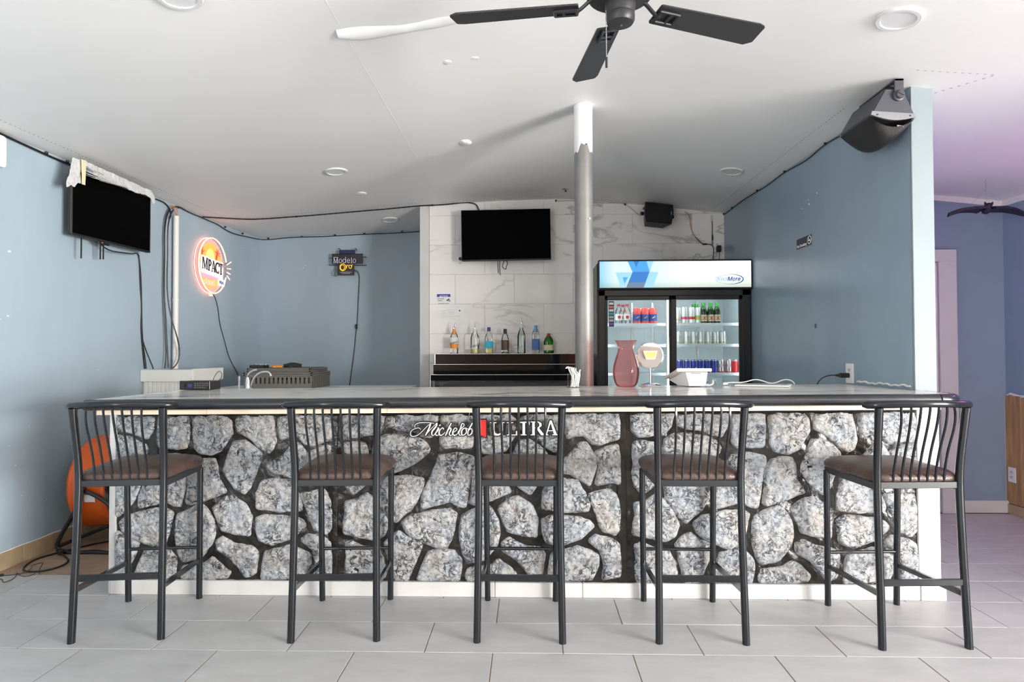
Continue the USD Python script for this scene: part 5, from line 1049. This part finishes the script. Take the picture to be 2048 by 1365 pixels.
for k, px_ in enumerate((1359, 1374, 1388.5, 1402.5, 1417, 1431, 1445)):
    lab = 'white beer can on the second right fridge shelf, '+ORD[k]+' of seven'
    if c0 is None:
        c0 = can(lab, PX(px_), z2, .122, .0315, 'can_white', 'can_gold', 'white beer cans on the second right fridge shelf', band_rng=(.10, .22)); c0.part('printed_mark', [box(-.012, .012, -.0325, -.031, .060, .078), box(-.008, .010, -.0325, -.031, .038, .052)], 'grey_plastic_light', world=False, smooth=False)
    else: dup(c0, 'drink_can', lab, 'can', (PX(px_), YC, z2), 9*k, 'white beer cans on the second right fridge shelf')
c0 = None
for k, px_ in enumerate((1360, 1373.5, 1387, 1400.5, 1414, 1427)):
    lab = 'blue energy drink can on the third right fridge shelf, '+(ORD[k] if k < 5 else 'rightmost')+' of six'; g_ = 'blue cans on the third right fridge shelf'
    if c0 is None:
        c0 = can(lab, PX(px_), z3, .124, .0285, 'can_blue', 'can_silver', g_, band_rng=(.90, .95)); c0.part('printed_mark', box(-.009, .010, -.0298, -.0280, .030, .052), 'can_silver', world=False, smooth=False)
    else: dup(c0, 'drink_can', lab, 'can', (PX(px_), YC, z3), 13*k, g_)
c0 = None
for k, px_ in enumerate((1440.5, 1456)):
    lab = 'silver can with red side stripe, '+('next to the blue cans' if k == 0 else 'next to the red can'); g_ = 'silver and red cans on the third right fridge shelf'
    if c0 is None:
        c0 = can(lab, PX(px_), z3, .124, .0315, 'can_silver', 'can_red', g_, band_rng=(.04, .12)); c0.part('printed_mark', [place(extr(rnd_rect(.034, .03, .008), .003), (0, -.0305, .068), *FRONT)], 'can_white', world=False, smooth=False); c0.part('printed_mark', box(.021, .027, -.026, -.018, .015, .11), 'can_red', world=False, smooth=False)
    else: dup(c0, 'drink_can', lab, 'can', (PX(px_), YC, z3), 0, g_)
can('red can at the right end of the third right fridge shelf', PX(1469.5), z3, .122, .0300, 'can_red', 'can_silver', None, band_rng=(.88, .94))
def rbottle(name, label, x, z, h, r, glass, capm, labm, lr, group, y=YC, liquid=None, nr=.0125, sh=.58):
    t = T(name, label, 'bottle', (x, y, z), group=group); hb = h*sh
    t.part('glass', lathe([(0, .003), (r*.85, 0), (r, .008), (r, hb), (r*.85, hb+.018), (nr*1.4, hb+.042), (nr, h-.03), (nr, h-.002), (0, h-.002)], 22), glass, world=False, smooth=40)
    if liquid: t.part('liquid', lathe([(0, .006), (r*.93, .006), (r*.93, hb), (r*.75, hb+.018), (0, hb+.03)], 18), liquid, world=False)
    t.part('cap', lathe([(0, h-.018), (nr*1.25, h-.018), (nr*1.28, h-.012), (nr*1.15, h), (0, h+.001)], 16), capm, world=False)
    if labm: t.part('label', lathe([(r*1.004, h*lr[0]), (r*1.010, h*lr[0]+.001), (r*1.010, h*lr[1]-.001), (r*1.004, h*lr[1])], 22), labm, world=False)
    return t
def rbcopies(src, spots, cat, g_, labs):
    for (x, y, z), l_ in zip(spots, labs): dup(src, src.prim.GetName(), l_, cat, (x, y, z), 0, g_)
B0 = rbottle('beer_bottle', 'green beer bottle with red cross label, leftmost of the front three', PX(1407.5), z1, .195, .0305, 'green_glass', 'foil_green', 'can_gold', (.10, .42), 'green beer bottles on the top right fridge shelf', liquid='beer_green')
B0.part('neck_foil', lathe([(.0137, .140), (.0145, .141), (.0137, .178), (.013, .178)], 16), 'foil_green', world=False); B0.part('shoulder_label', lathe([(.0185, .130), (.0192, .1305), (.0150, .150), (.0145, .150)], 16), 'can_gold', world=False)
B0.part('label_mark', [place(extr(brush([(-.012, -.014), (.012, .014)], .007, 2).union(brush([(-.012, .014), (.012, -.014)], .007, 2)), .003), (0, -.0300, .05), *FRONT)], 'can_red', world=False, smooth=False)
lbl = ['green beer bottle, '+a for a in ('middle of the front three', 'rightmost of the front three', 'behind the lime banded can, second row', 'behind the leftmost front beer bottle', 'behind the middle front beer bottle', 'rearmost, behind the red banded can')]
rbcopies(B0, [(PX(1421.5), YC, z1), (PX(1434.5), YC, z1), (PX(1394, YC+.09), YC+.09, z1), (PX(1408, YC+.09), YC+.09, z1), (PX(1422, YC+.10), YC+.10, z1), (PX(1388, YC+.18), YC+.18, z1)], 'bottle', 'green beer bottles on the top right fridge shelf', lbl)
S0 = rbottle('seltzer_bottle', 'clear seltzer bottle with red cap, nearest the sticker strip', PX(1238), z1, .185, .033, 'clear_glass', 'cap_red', 'label_white', (.18, .50), 'clear seltzer bottles on the top left fridge shelf')
S0.part('label_mark', place(extr(Point(0, 0).buffer(.015), .001), (0, -.0335, .062), *FRONT), 'can_red', world=False, smooth=False)
rbcopies(S0, [(PX(1254), YC, z1), (PX(1246, YC+.09), YC+.09, z1)], 'bottle', 'clear seltzer bottles on the top left fridge shelf', ['clear seltzer bottle with red cap, front right of three', 'clear seltzer bottle with red cap, behind the front two'])
D0 = rbottle('sports_drink', 'red sports drink bottle with navy label, left end of the front row', PX(1274), z1, .150, .0375, 'drink_red', 'can_white', 'drink_blue_label', (.17, .58), 'red sports drinks on the top left fridge shelf', nr=.019, sh=.70)
D0.part('label_mark', place(extr(Polygon([(-.022, -.008), (.004, .002), (.0, .006), (.022, .012), (.002, -.001), (.006, -.004)]), .0008), (0, -.0383, .058), *FRONT), 'label_white', world=False, smooth=False)
rbcopies(D0, [(PX(1290.5), YC, z1), (PX(1306), YC, z1), (PX(1283, YC+.09), YC+.09, z1), (PX(1298, YC+.09), YC+.09, z1)], 'bottle', 'red sports drinks on the top left fridge shelf', ['red sports drink bottle with navy label, middle of the front row', 'red sports drink bottle with navy label, right end of the front row', 'red sports drink bottle in the second row, left', 'red sports drink bottle in the second row, right'])
W0 = rbottle('water_bottle', 'clear bottle with pale cap on the lower right fridge shelf, middle of three', PX(1412), z4, .20, .031, 'clear_glass', 'can_white', 'can_silver', (.4, .6), 'clear bottles on the lower right fridge shelf')
rbcopies(W0, [(PX(1427), YC, z4), (PX(1398), YC, z4)], 'bottle', 'clear bottles on the lower right fridge shelf', ['clear bottle with pale cap on the lower right fridge shelf, rightmost of three', 'clear bottle with pale cap on the lower right fridge shelf, leftmost of three'])

# ================================================================ THINGS ON THE WORKTOP
va = T('vase', 'pink glass vase with flared rim on the worktop', 'vase', (.606, 3.955, zc(.606)+.0006))
vp = [(.046, .0), (.060, .006), (.072, .03), (.0795, .065), (.0815, .10), (.077, .135), (.066, .175), (.054, .212), (.0485, .235), (.0500, .25), (.058, .272), (.068, .289)]
vp = spline([(a, 0, b) for a, b in vp], 40)[:, [0, 2]]
va.part('glass', lathe([(0, 0)]+[tuple(p) for p in vp], 48), 'pink_glass', world=False, smooth=60)
va.part('rim', tube([(vp[-1][0]*math.cos(t), vp[-1][0]*math.sin(t), vp[-1][1]) for t in np.linspace(0, 2*PI, 49)[:-1]], .0016, 6, closed=True), 'pink_glass', world=False)
va.part('base', lathe([(0, .003), (.044, .003), (.052, .010), (0, .013)], 36), 'pink_glass', world=False)
mi = T('makeup_mirror', 'round chrome tabletop mirror beside the pink vase', 'mirror', (.766, 4.0, zc(.766)+.0006))
mi.part('foot', lathe([(0, 0), (.062, 0), (.0635, .006), (.058, .013), (.035, .019), (.012, .023), (0, .024)], 36), 'chrome', world=False); mi.part('stem', cyl(.0055, .10, (0, 0, .07)), 'chrome', world=False)
MI = lambda m: xf(m, (0, .0, .195), rx=90-3.5)
mi.part('frame', MI(lathe([(.078, -.006), (.083, -.004), (.084, 0), (.083, .004), (.078, .006), (.077, 0), (.078, -.006)], 48)), 'chrome', world=False); mi.part('mirror_glass', MI(cyl(.0785, .008, n=48)), 'mirror', world=False)
mi.part('yoke', tube([(.088*math.cos(t), 0, .195+.088*math.sin(t)) for t in np.linspace(-PI, 0, 30)], .003, 7), 'chrome', world=False); mi.part('knob', [cyl(.005, .012, (s_*.088, 0, .195), ry=90) for s_ in (-1, 1)], 'chrome', world=False)
po = T('card_terminal', 'white point-of-sale terminal seen from behind on the worktop', 'card terminal', (1.02, 3.95, zc(1.02)))
z0 = zc(1.10)+.0008
po.part('rubber_foot', box(.99, 1.06, 3.91, 3.98, z0, z0+.0045), 'black_plastic')
z0 += .003
po.part('stand_body', hull([(.985, 3.90, z0), (1.085, 3.90, z0), (.94, 3.995, z0), (1.07, 3.995, z0), (.962, 3.888, z0+.085), (1.095, 3.888, z0+.085), (.93, 3.93, z0+.094), (1.10, 3.93, z0+.094), (.90, 4.06, z0+.03), (1.02, 4.06, z0+.03)]), 'white_plastic')
po.part('screen_panel', hull([(a, b, c_) for dz in (0, .011) for a, b, c_ in ((.905, 3.893, z0+.092+dz), (1.118, 3.885, z0+.098+dz), (.855, 4.02, z0+.040+dz), (1.05, 4.07, z0+.040+dz))]), 'grey_plastic_light')
po.part('top_edge', box(.905, 1.12, 3.880, 3.897, z0+.089, z0+.110, .004), 'white_plastic'); po.part('card_slot', box(.993, 1.055, 3.884, 3.8885, z0+.078, z0+.081), 'black_satin', smooth=False)
po.part('power_lead', tube(spline([(1.07, 3.90, z0+.012), (1.10, 3.895, z0+.006), (1.125, 3.90, z0+.01), (1.14, 3.93, z0+.03), (1.15, 4.0, z0+.012), (1.14, 4.06, z0+.006)], 24), .0045, 7), 'cable_white')
cb = T('tablet_board', 'white flat tablet lying on the worktop near the partition', 'tablet', (1.47, 3.95, zc(1.47)))
cb.part('board', xf(box(-.155, .155, -.115, .115, .001, .010, .003), (1.45, 3.93, zc(1.45)), rz=-26, ry=-.34), 'white_plastic'); cb.part('display_face', xf(box(-.135, .135, -.098, .098, .009, .0108), (1.45, 3.93, zc(1.45)), rz=-26, ry=-.34), 'grey_plastic_light', smooth=False)
wc = T('charging_cable', 'white cable in loose loops behind the flat tablet', 'cable', (1.48, 4.02, zc(1.48))); z0 = zc(1.5)
wc.part('wire', tube(spline([(1.24, 4.03, z0+.006), (1.32, 4.055, z0+.016), (1.38, 4.05, z0+.020), (1.44, 4.05, z0+.034), (1.50, 4.05, z0+.022), (1.53, 4.05, z0+.013), (1.57, 4.05, z0+.014), (1.62, 4.05, z0+.032), (1.66, 4.045, z0+.030), (1.69, 4.05, z0+.006)], 60), .0038, 7), 'cable_white')
wc.part('plug', cbox((1.245, 4.03, z0+.009), (.035, .02, .016), .004, rz=20), 'white_plastic')
nk = T('napkin_holder', 'acrylic holder with crumpled white napkins beside the pole', 'napkins', (.275, 3.93, zc(.275))); z0 = zc(.275)
nk.part('holder', [box(.238, .3, 3.945, 3.949, z0, z0+.09, .001), box(.232, .325, 3.90, 3.95, z0+.0006, z0+.003, .001), box(.238, .241, 3.90, 3.95, z0, z0+.09, .001)], 'stand_acrylic', smooth=False)
def fold(pts, w, amp, seed, o):
    q = spline([(a, 0, b) for a, b in pts], 26); n = 7; v = []
    for i, p in enumerate(q):
        for j in range(n):
            s_ = j/(n-1)-.5; v.append((p[0]+amp*math.sin(j*1.9+i*.25+seed), s_*w, p[2]+amp*.6*math.sin(j*2.3+i*.4+seed)))
    v = np.array(v); v2 = v+np.array([.006, 0, .001]); m_ = len(v); f = []
    for i in range(25):
        for j in range(n-1):
            a = i*n+j; f += [(a, a+1, a+n), (a+1, a+n+1, a+n), (a+m_, a+n+m_, a+1+m_), (a+1+m_, a+n+m_, a+n+1+m_)]
        for j in (0, n-1):
            a = i*n+j; f += [(a, a+n, a+m_), (a+n, a+n+m_, a+m_)] if j == 0 else [(a, a+m_, a+n), (a+n, a+m_, a+n+m_)]
    return trimesh.Trimesh(np.vstack([v, v2])+np.array(o), f, process=False)
for k in range(5):
    nk.part('napkin', fold([(-.010+.008*k, .004), (-.002+.008*k, .045), (-.006+.008*k, .08+.004*k), (-.020+.009*k, .108+.003*(k % 2)), (-.030+.012*k, .130-.002*k), (-.040+.014*k, .118)], .046+.003*(k % 3), .003, k*1.7, (.266, 3.925, z0)), 'napkin', smooth=True)
nk.part('napkin', fold([(.030, .004), (.034, .04), (.038, .075), (.041, .104), (.043, .110)], .042, .002, 4, (.270, 3.93, z0)), 'napkin', smooth=True)
po_ = T('support_pole', 'round grey steel support pole between worktop and ceiling', 'pole', (.366, 4.185, 0)); zt_ = float(ceil_z(.366, 4.185))
po_.part('pipe', cyl(.061, zt_-.28, (.366, 4.185, (zt_-.28)/2), n=48), 'pole_metal'); tp_ = [(.0612, zt_-.30), (.0618, zt_-.26), (.0622, zt_-.1), (.0622, zt_), (0, zt_)]
m = lathe([(0, zt_-.285), (.060, zt_-.285)]+tp_, 48); vv = m.vertices; low = vv[:, 2] < zt_-.2; vv[low, 2] += .03*np.sin(3*np.arctan2(vv[low, 1], vv[low, 0]))+.012*np.sin(9*np.arctan2(vv[low, 1], vv[low, 0])); m.vertices = vv
po_.part('painted_top', xf(m, (.366, 4.185, 0)), 'ceiling_paint'); po_.part('base_plate', box(.27, .46, 4.12, 4.28, 0, .012, .002), 'pole_metal')
po_.part('bolt', [cyl(.008, .01, (.366+.061*math.cos(-1.0), 4.185+.061*math.sin(-1.0), z_), rx=90, rz=30) for z_ in (2.20,)], 'alu')
pn = lambda y: PX0-(y-3.425)*.01733
ou = outlet('wall_outlet', 'white wall outlet with black charger on the glossy partition above the worktop', (pn(4.05)-.001, 4.055, 1.178), (0.017, -1, 0), .085, .125)
ou.part('charger', cbox((pn(4.04)-.040, 4.055, 1.165), (.065, .028, .030), .006), 'black_plastic'); ou.part('strain_relief', cbox((pn(4.04)-.082, 4.055, 1.165), (.03, .014, .014), .004), 'black_plastic')
ou.part('charger_lead', tube(spline([(pn(4.0)-.09, 4.055, 1.165), (pn(4.0)-.14, 4.06, 1.162), (pn(4.0)-.18, 4.07, 1.14), (pn(4.0)-.195, 4.085, zc(1.85)+.004), (pn(4.0)-.19, 4.115, zc(1.85)-.05)], 24), .0035, 7), 'cable_black')
nsg = T('no_smoking_sign', 'small dark no smoking sign on the glossy partition', 'sign', (2.03, 4.68, 2.125)); o = np.array([pn(4.675)-.0008, 4.675, 2.127])
NS = lambda m, d: place(m, o+np.array([-d, 0, 0]), (.0173, -1, 0), (0, 0, 1))
nsg.part('plate', NS(extr(rnd_rect(.25, .083, .003), .002), 0), 'card_dark', smooth=False); nsg.part('border', NS(extr(rnd_rect(.25, .083, .003).difference(rnd_rect(.243, .076, .002)), .0025), 0), 'alu', smooth=False)
nsg.part('lettering', NS(text_mesh('No Smoking', .020, .0006).apply_translation((-.112, -.028, 0)), .002), 'letter_white', smooth=False)
nsg.part('symbol', NS(extr(Point(.088, .002).buffer(.030).difference(Point(.088, .002).buffer(.0245)).union(brush([(.069, .022), (.107, -.018)], .005, 2)).union(sbox(.070, -.004, .100, .003)), .0006), .002), 'letter_white', smooth=False)

# ================================================================ LOUDSPEAKER ON THE PARTITION
ls = T('loudspeaker', 'grey wedge loudspeaker hung under the ceiling at the partition end', 'loudspeaker', (1.93, 3.5, 2.6))
LY0, LY1 = 3.335, 3.665
pf = [(1.882, 2.702), (1.975, 2.702), (2.036, 2.560), (2.032, 2.545), (1.815, 2.562), (1.808, 2.575)]
def exY(pts, y0, y1): return place(extr(Polygon(pts), y1-y0), (0, y1, 0), (1, 0, 0), (0, 0, 1))
ls.part('cabinet', exY(pf, LY0+.006, LY1), 'speaker_grey', smooth=False); [ls.part('end_cap', exY([(1.885, 2.699), (1.972, 2.699), (2.030, 2.562), (1.815, 2.575)], a, a+.008), 'speaker_grey', smooth=False) for a in (LY0, LY1-.002)]
arc_ = [(1.806+(2.038-1.806)*t, 2.566-.016*t-.022*math.sin(PI*t)) for t in np.linspace(0, 1, 14)]
[ls.part('silver_band', exY(arc_[::-1]+[(1.812, 2.585), (2.03, 2.568)], a, a+.011), 'speaker_silver', smooth=False) for a in (LY0-.003, LY1-.006)]
n = 22; v = []; f = []
for i, yy_ in enumerate(np.linspace(LY0+.004, LY1-.004, n)):
    s_ = (yy_-LY0)/(LY1-LY0)*2-1; bulge = .100*math.sqrt(max(0, 1-(abs(s_)*.985)**2.6))
    for j, t in enumerate(np.linspace(0, 1, 15)):
        v.append((1.807+(2.037-1.807)*t, yy_, 2.560-.014*t-(.020+bulge)*math.sin(PI*t)**.75))
for i in range(n-1):
    for j in range(14):
        a = i*15+j; f += [(a, a+1, a+15), (a+1, a+16, a+15)]
ls.part('grille', trimesh.Trimesh(v, f, process=False), 'speaker_grille', smooth=True)
ls.part('badge', place(xf(ctext('PYLE', .010, .001, True), (0, 0, 0)), (1.965, LY0+.012, 2.508), (1, 0, -.05), (0, .55, .83)), 'letter_white', smooth=False)
ls.part('knob', [lathe([(0, .0), (.030, 0), (.030, .012), (.022, .016), (.022, .026), (.018, .030), (0, .030)], 28, (1.948, LY0+.001, 2.665), rx=90), cbox((1.948, LY0-.031, 2.665), (.034, .006, .006), .002, ry=25)], 'speaker_grey')
ls.part('bracket', [box(1.925, 1.972, LY0-.012, LY0-.004, 2.655, 2.752, .002), box(1.925, 1.972, LY1+.004, LY1+.012, 2.655, 2.742, .002), hull([(x, y_, z_+dz) for x in (1.925, 1.972) for y_, z_ in ((LY0-.012, 2.741), (LY1+.012, 2.735)) for dz in (0, .008)])], 'speaker_grey', smooth=False)
ls.part('slot', [box(1.930, 1.966, a, a+.07, 2.727, 2.734) for a in (3.37, 3.47, 3.56)], 'black_satin', smooth=False); ls.part('screw', [cyl(.004, .004, (x, LY0-.004, z_), rx=90, n=10) for x, z_ in ((1.838, 2.565), (2.008, 2.557))], 'black_satin')

# ================================================================ CEILING FAN AND DOWNLIGHTS
HX, HY = .335, 2.27
cf = T('ceiling_fan', 'black five-blade ceiling fan with pull chain', 'ceiling fan', (HX, HY, 2.5)); zct = float(ceil_z(HX, HY))
H = lambda p, n=36: lathe(p, n, (HX, HY, 0))
cf.part('canopy', H([(0, zct+.01), (.07, zct+.01), (.07, zct-.02), (.045, zct-.055), (.02, zct-.065), (0, zct-.065)]), 'black_satin'); cf.part('downrod', cyl(.013, zct-.06-2.75, (HX, HY, (zct-.06+2.75)/2)), 'black_satin')
cf.part('motor', H([(0, 2.76), (.03, 2.76), (.06, 2.745), (.115, 2.715), (.128, 2.68), (.128, 2.63), (.115, 2.61), (.085, 2.598), (0, 2.598)]), 'black_satin')
cf.part('switch_housing', H([(0, 2.60), (.052, 2.60), (.056, 2.585), (.054, 2.56), (.051, 2.545), (.053, 2.54), (.052, 2.522), (.046, 2.512), (.030, 2.508), (0, 2.507)]), 'black_satin'); cf.part('cap_screw', cyl(.003, .004, (HX+.004, HY, 2.506), n=10), 'alu')
for k, ang in enumerate((173.5, 97.3, 22.0, -50.0, -122.0)):
    A_M = lambda m: xf(m, (HX, HY, 2.575), rz=ang)
    out = Polygon([(.150, -.046), (.590, -.060), (.618, -.052), (.628, .035), (.600, .058), (.150, .050)]).buffer(-.008).buffer(.008, 4)
    bl = extr(out, .006); bl = xf(bl, (0, 0, .0), rx=-11)
    p = cf.part('blade', A_M(bl), 'fan_blade' if False else 'black_satin', smooth=False)
    iron = [tube(spline([(.075, 0, .035), (.11, .0, .028), (.14, .0, .004), (.165, 0, -.008)], 10), .009, 8, flat=(1, .7))]
    for s_ in (-1, 1): iron.append(xf(cbox((.195, s_*.026, -.008), (.085, .012, .010), .003), rx=-11))
    for q in (.158, .205, .237): iron.append(xf(cbox((q, 0, -.008), (.012, .062, .010), .003), rx=-11))
    cf.part('blade_iron', A_M(trimesh.util.concatenate(iron)), 'steel_dark')
ch = [trimesh.creation.icosphere(1, .0022).apply_translation((HX-.052, HY-.01, z_)) for z_ in np.arange(2.555, 2.385, -.0058)]
cf.part('pull_chain', ch, 'alu', smooth=True); cf.part('chain_fob', cyl(.0042, .038, (HX-.052, HY-.01, 2.366), n=12), 'steel_dark')
def downlight(label, x, y, r=.095):
    z = float(ceil_z(x, y)); nx_ = (float(ceil_z(x+.05, y))-float(ceil_z(x-.05, y)))/.1; ny_ = (float(ceil_z(x, y+.05))-float(ceil_z(x, y-.05)))/.1
    t = T('downlight', label, 'ceiling light', (x, y, z), group='recessed ceiling lights')
    K = lambda m: xf(m, (x, y, z), ry=-math.degrees(math.atan(nx_)), rx=math.degrees(math.atan(ny_)))
    t.part('trim_ring', K(lathe([(r*.74, .0), (r*.72, -.005), (r*.76, -.011), (r*.93, -.011), (r*.99, -.006), (r, .004), (r*.74, .004)], 48)), 'downlight_ring', smooth=40); t.part('diffuser', K(cyl(r*.745, .004, (0, 0, -.004), n=48)), 'downlight_diffuser')
for l_, x, y in (('white recessed ceiling light near the left edge, in front of the bar', -1.475, 2.582), ('white recessed ceiling light between fan and partition end', 1.649, 2.81), ('white recessed ceiling light above the left half of the worktop', -1.584, 5.085), ('white recessed ceiling light behind the partition loudspeaker', 1.654, 5.133), ('white recessed ceiling light inside the dim alcove', -1.53, 6.86)):
    downlight(l_, x, y)
sd = T('ceiling_sensor', 'small metal sprinkler-like fitting on the ceiling left of the pole', 'ceiling fitting', (.36, 6.1, float(ceil_z(.36, 6.1)))); sd.part('flange', lathe([(0, .004), (.036, .002), (.036, -.002), (.02, -.008), (.012, -.014), (0, -.014)], 24, (.36, 6.1, float(ceil_z(.36, 6.1)))), 'alu'); sd.part('stub', cyl(.008, .02, (.36, 6.1, float(ceil_z(.36, 6.1))-.018)), 'steel_dark')

# ================================================================ PASSAGE: HANGING BAT, OUTLET, NEON
bt = T('hanging_bat', 'black hanging bat decoration with spread wings in the passage', 'decoration', (3.41, 4.75, 2.38))
body = trimesh.util.concatenate([lump_ for lump_ in (xf(trimesh.creation.icosphere(3, 1).apply_scale((.026, .04, .036)), (3.41, 4.75, 2.375)), xf(trimesh.creation.icosphere(3, 1).apply_scale((.022, .022, .020)), (3.41, 4.725, 2.398)))])
bt.part('body', body, 'bat_black', smooth=True); bt.part('ear', [lathe([(0, .022), (.004, .016), (.010, 0), (0, -.004)], 10, (3.41+s_*.022, 4.725, 2.408), ry=s_*25) for s_ in (-1, 1)], 'bat_black')
def wing(s_):
    v = []; f = []; n = 14
    for i in range(n):
        t = i/(n-1); x = 3.41+s_*(.02+.26*t); z = 2.383+.012*math.sin(t*2.4)-.048*t**2.2; ch_ = (.075*(1-t)**.6+.012)*(1-.12*abs(math.sin(t*PI*3)))
        for dy, dz in ((-.5, .0), (.0, .008), (.55, -.012)): v.append((x, 4.75+dy*ch_*1.6, z+dz))
        for dy, dz in ((.55, -.018), (.0, .000), (-.5, -.012)): v.append((x, 4.75+dy*ch_*1.6, z+dz-.006))
    for i in range(n-1):
        for j in range(6):
            a, b = i*6+j, i*6+(j+1) % 6; f += [(a, b, a+6), (b, b+6, a+6)]
    f += [(0, 1, 2), (0, 2, 3), (0, 3, 4), (0, 4, 5)]; e = (n-1)*6; f += [(e, e+2, e+1), (e, e+3, e+2), (e, e+4, e+3), (e, e+5, e+4)]
    m = trimesh.Trimesh(v, f, process=False); m.fix_normals(); return m
for s_ in (-1, 1): bt.part('wing', wing(s_), 'bat_black', smooth=30)
bt.part('string', [tube([(3.41, 4.75, 2.40), (3.41, 4.75, 2.54)], .0009, 4)]+[tube([(3.41+s_*.13, 4.75, 2.385), (3.41, 4.75, 2.53)], .0006, 4) for s_ in (-1, 1)]+[tube([(3.41, 4.75, 2.53), (3.41, 4.75, float(ceil_z(3.41, 4.75)))], .0016, 5)], 'purple_wire')
outlet('wall_outlet', 'white wall outlet on the bare wood boards at the far right', (3.879, 5.168, .322), (0, -1, 0), .075, .118)
pn_ = T('neon_lamp', 'pink neon tube lamp high on the right wall', 'lamp', (3.88, 3.6, 2.2)); pn_.part('tube', tube([(3.86, a, 2.20) for a in np.linspace(3.0, 4.1, 12)], .02, 10), 'neon_magenta'); pn_.part('holder', [box(3.86, 3.9, a, a+.03, 2.17, 2.23, .004) for a in (2.98, 4.09)], 'white_plastic')
po2 = T('neon_lamp', 'orange neon outline lamp high on the front wall', 'lamp', (2.69, -5.95, 2.45)); po2.part('tube', tube([(2.83, -5.93, 2.56), (2.54, -5.93, 2.56), (2.60, -5.93, 2.40), (2.77, -5.93, 2.40)], .016, 8, closed=True), 'neon_coral'); po2.part('panel', hull([(a, b, c_) for b in (-5.965, -5.95) for a, c_ in ((2.83, 2.56), (2.54, 2.56), (2.60, 2.40), (2.77, 2.40))]), 'sun_orange')
pv = T('neon_lamp', 'violet neon tube lamp on the hidden side of the partition', 'lamp', (2.2, 4.3, 1.9)); pv.part('tube', tube([(2.205, a, 1.95) for a in np.linspace(4.3, 4.9, 8)], .02, 10), 'neon_violet'); pv.part('holder', [box(2.155, 2.21, a, a+.03, 1.93, 1.97, .004) for a in (4.28, 4.89)], 'white_plastic')
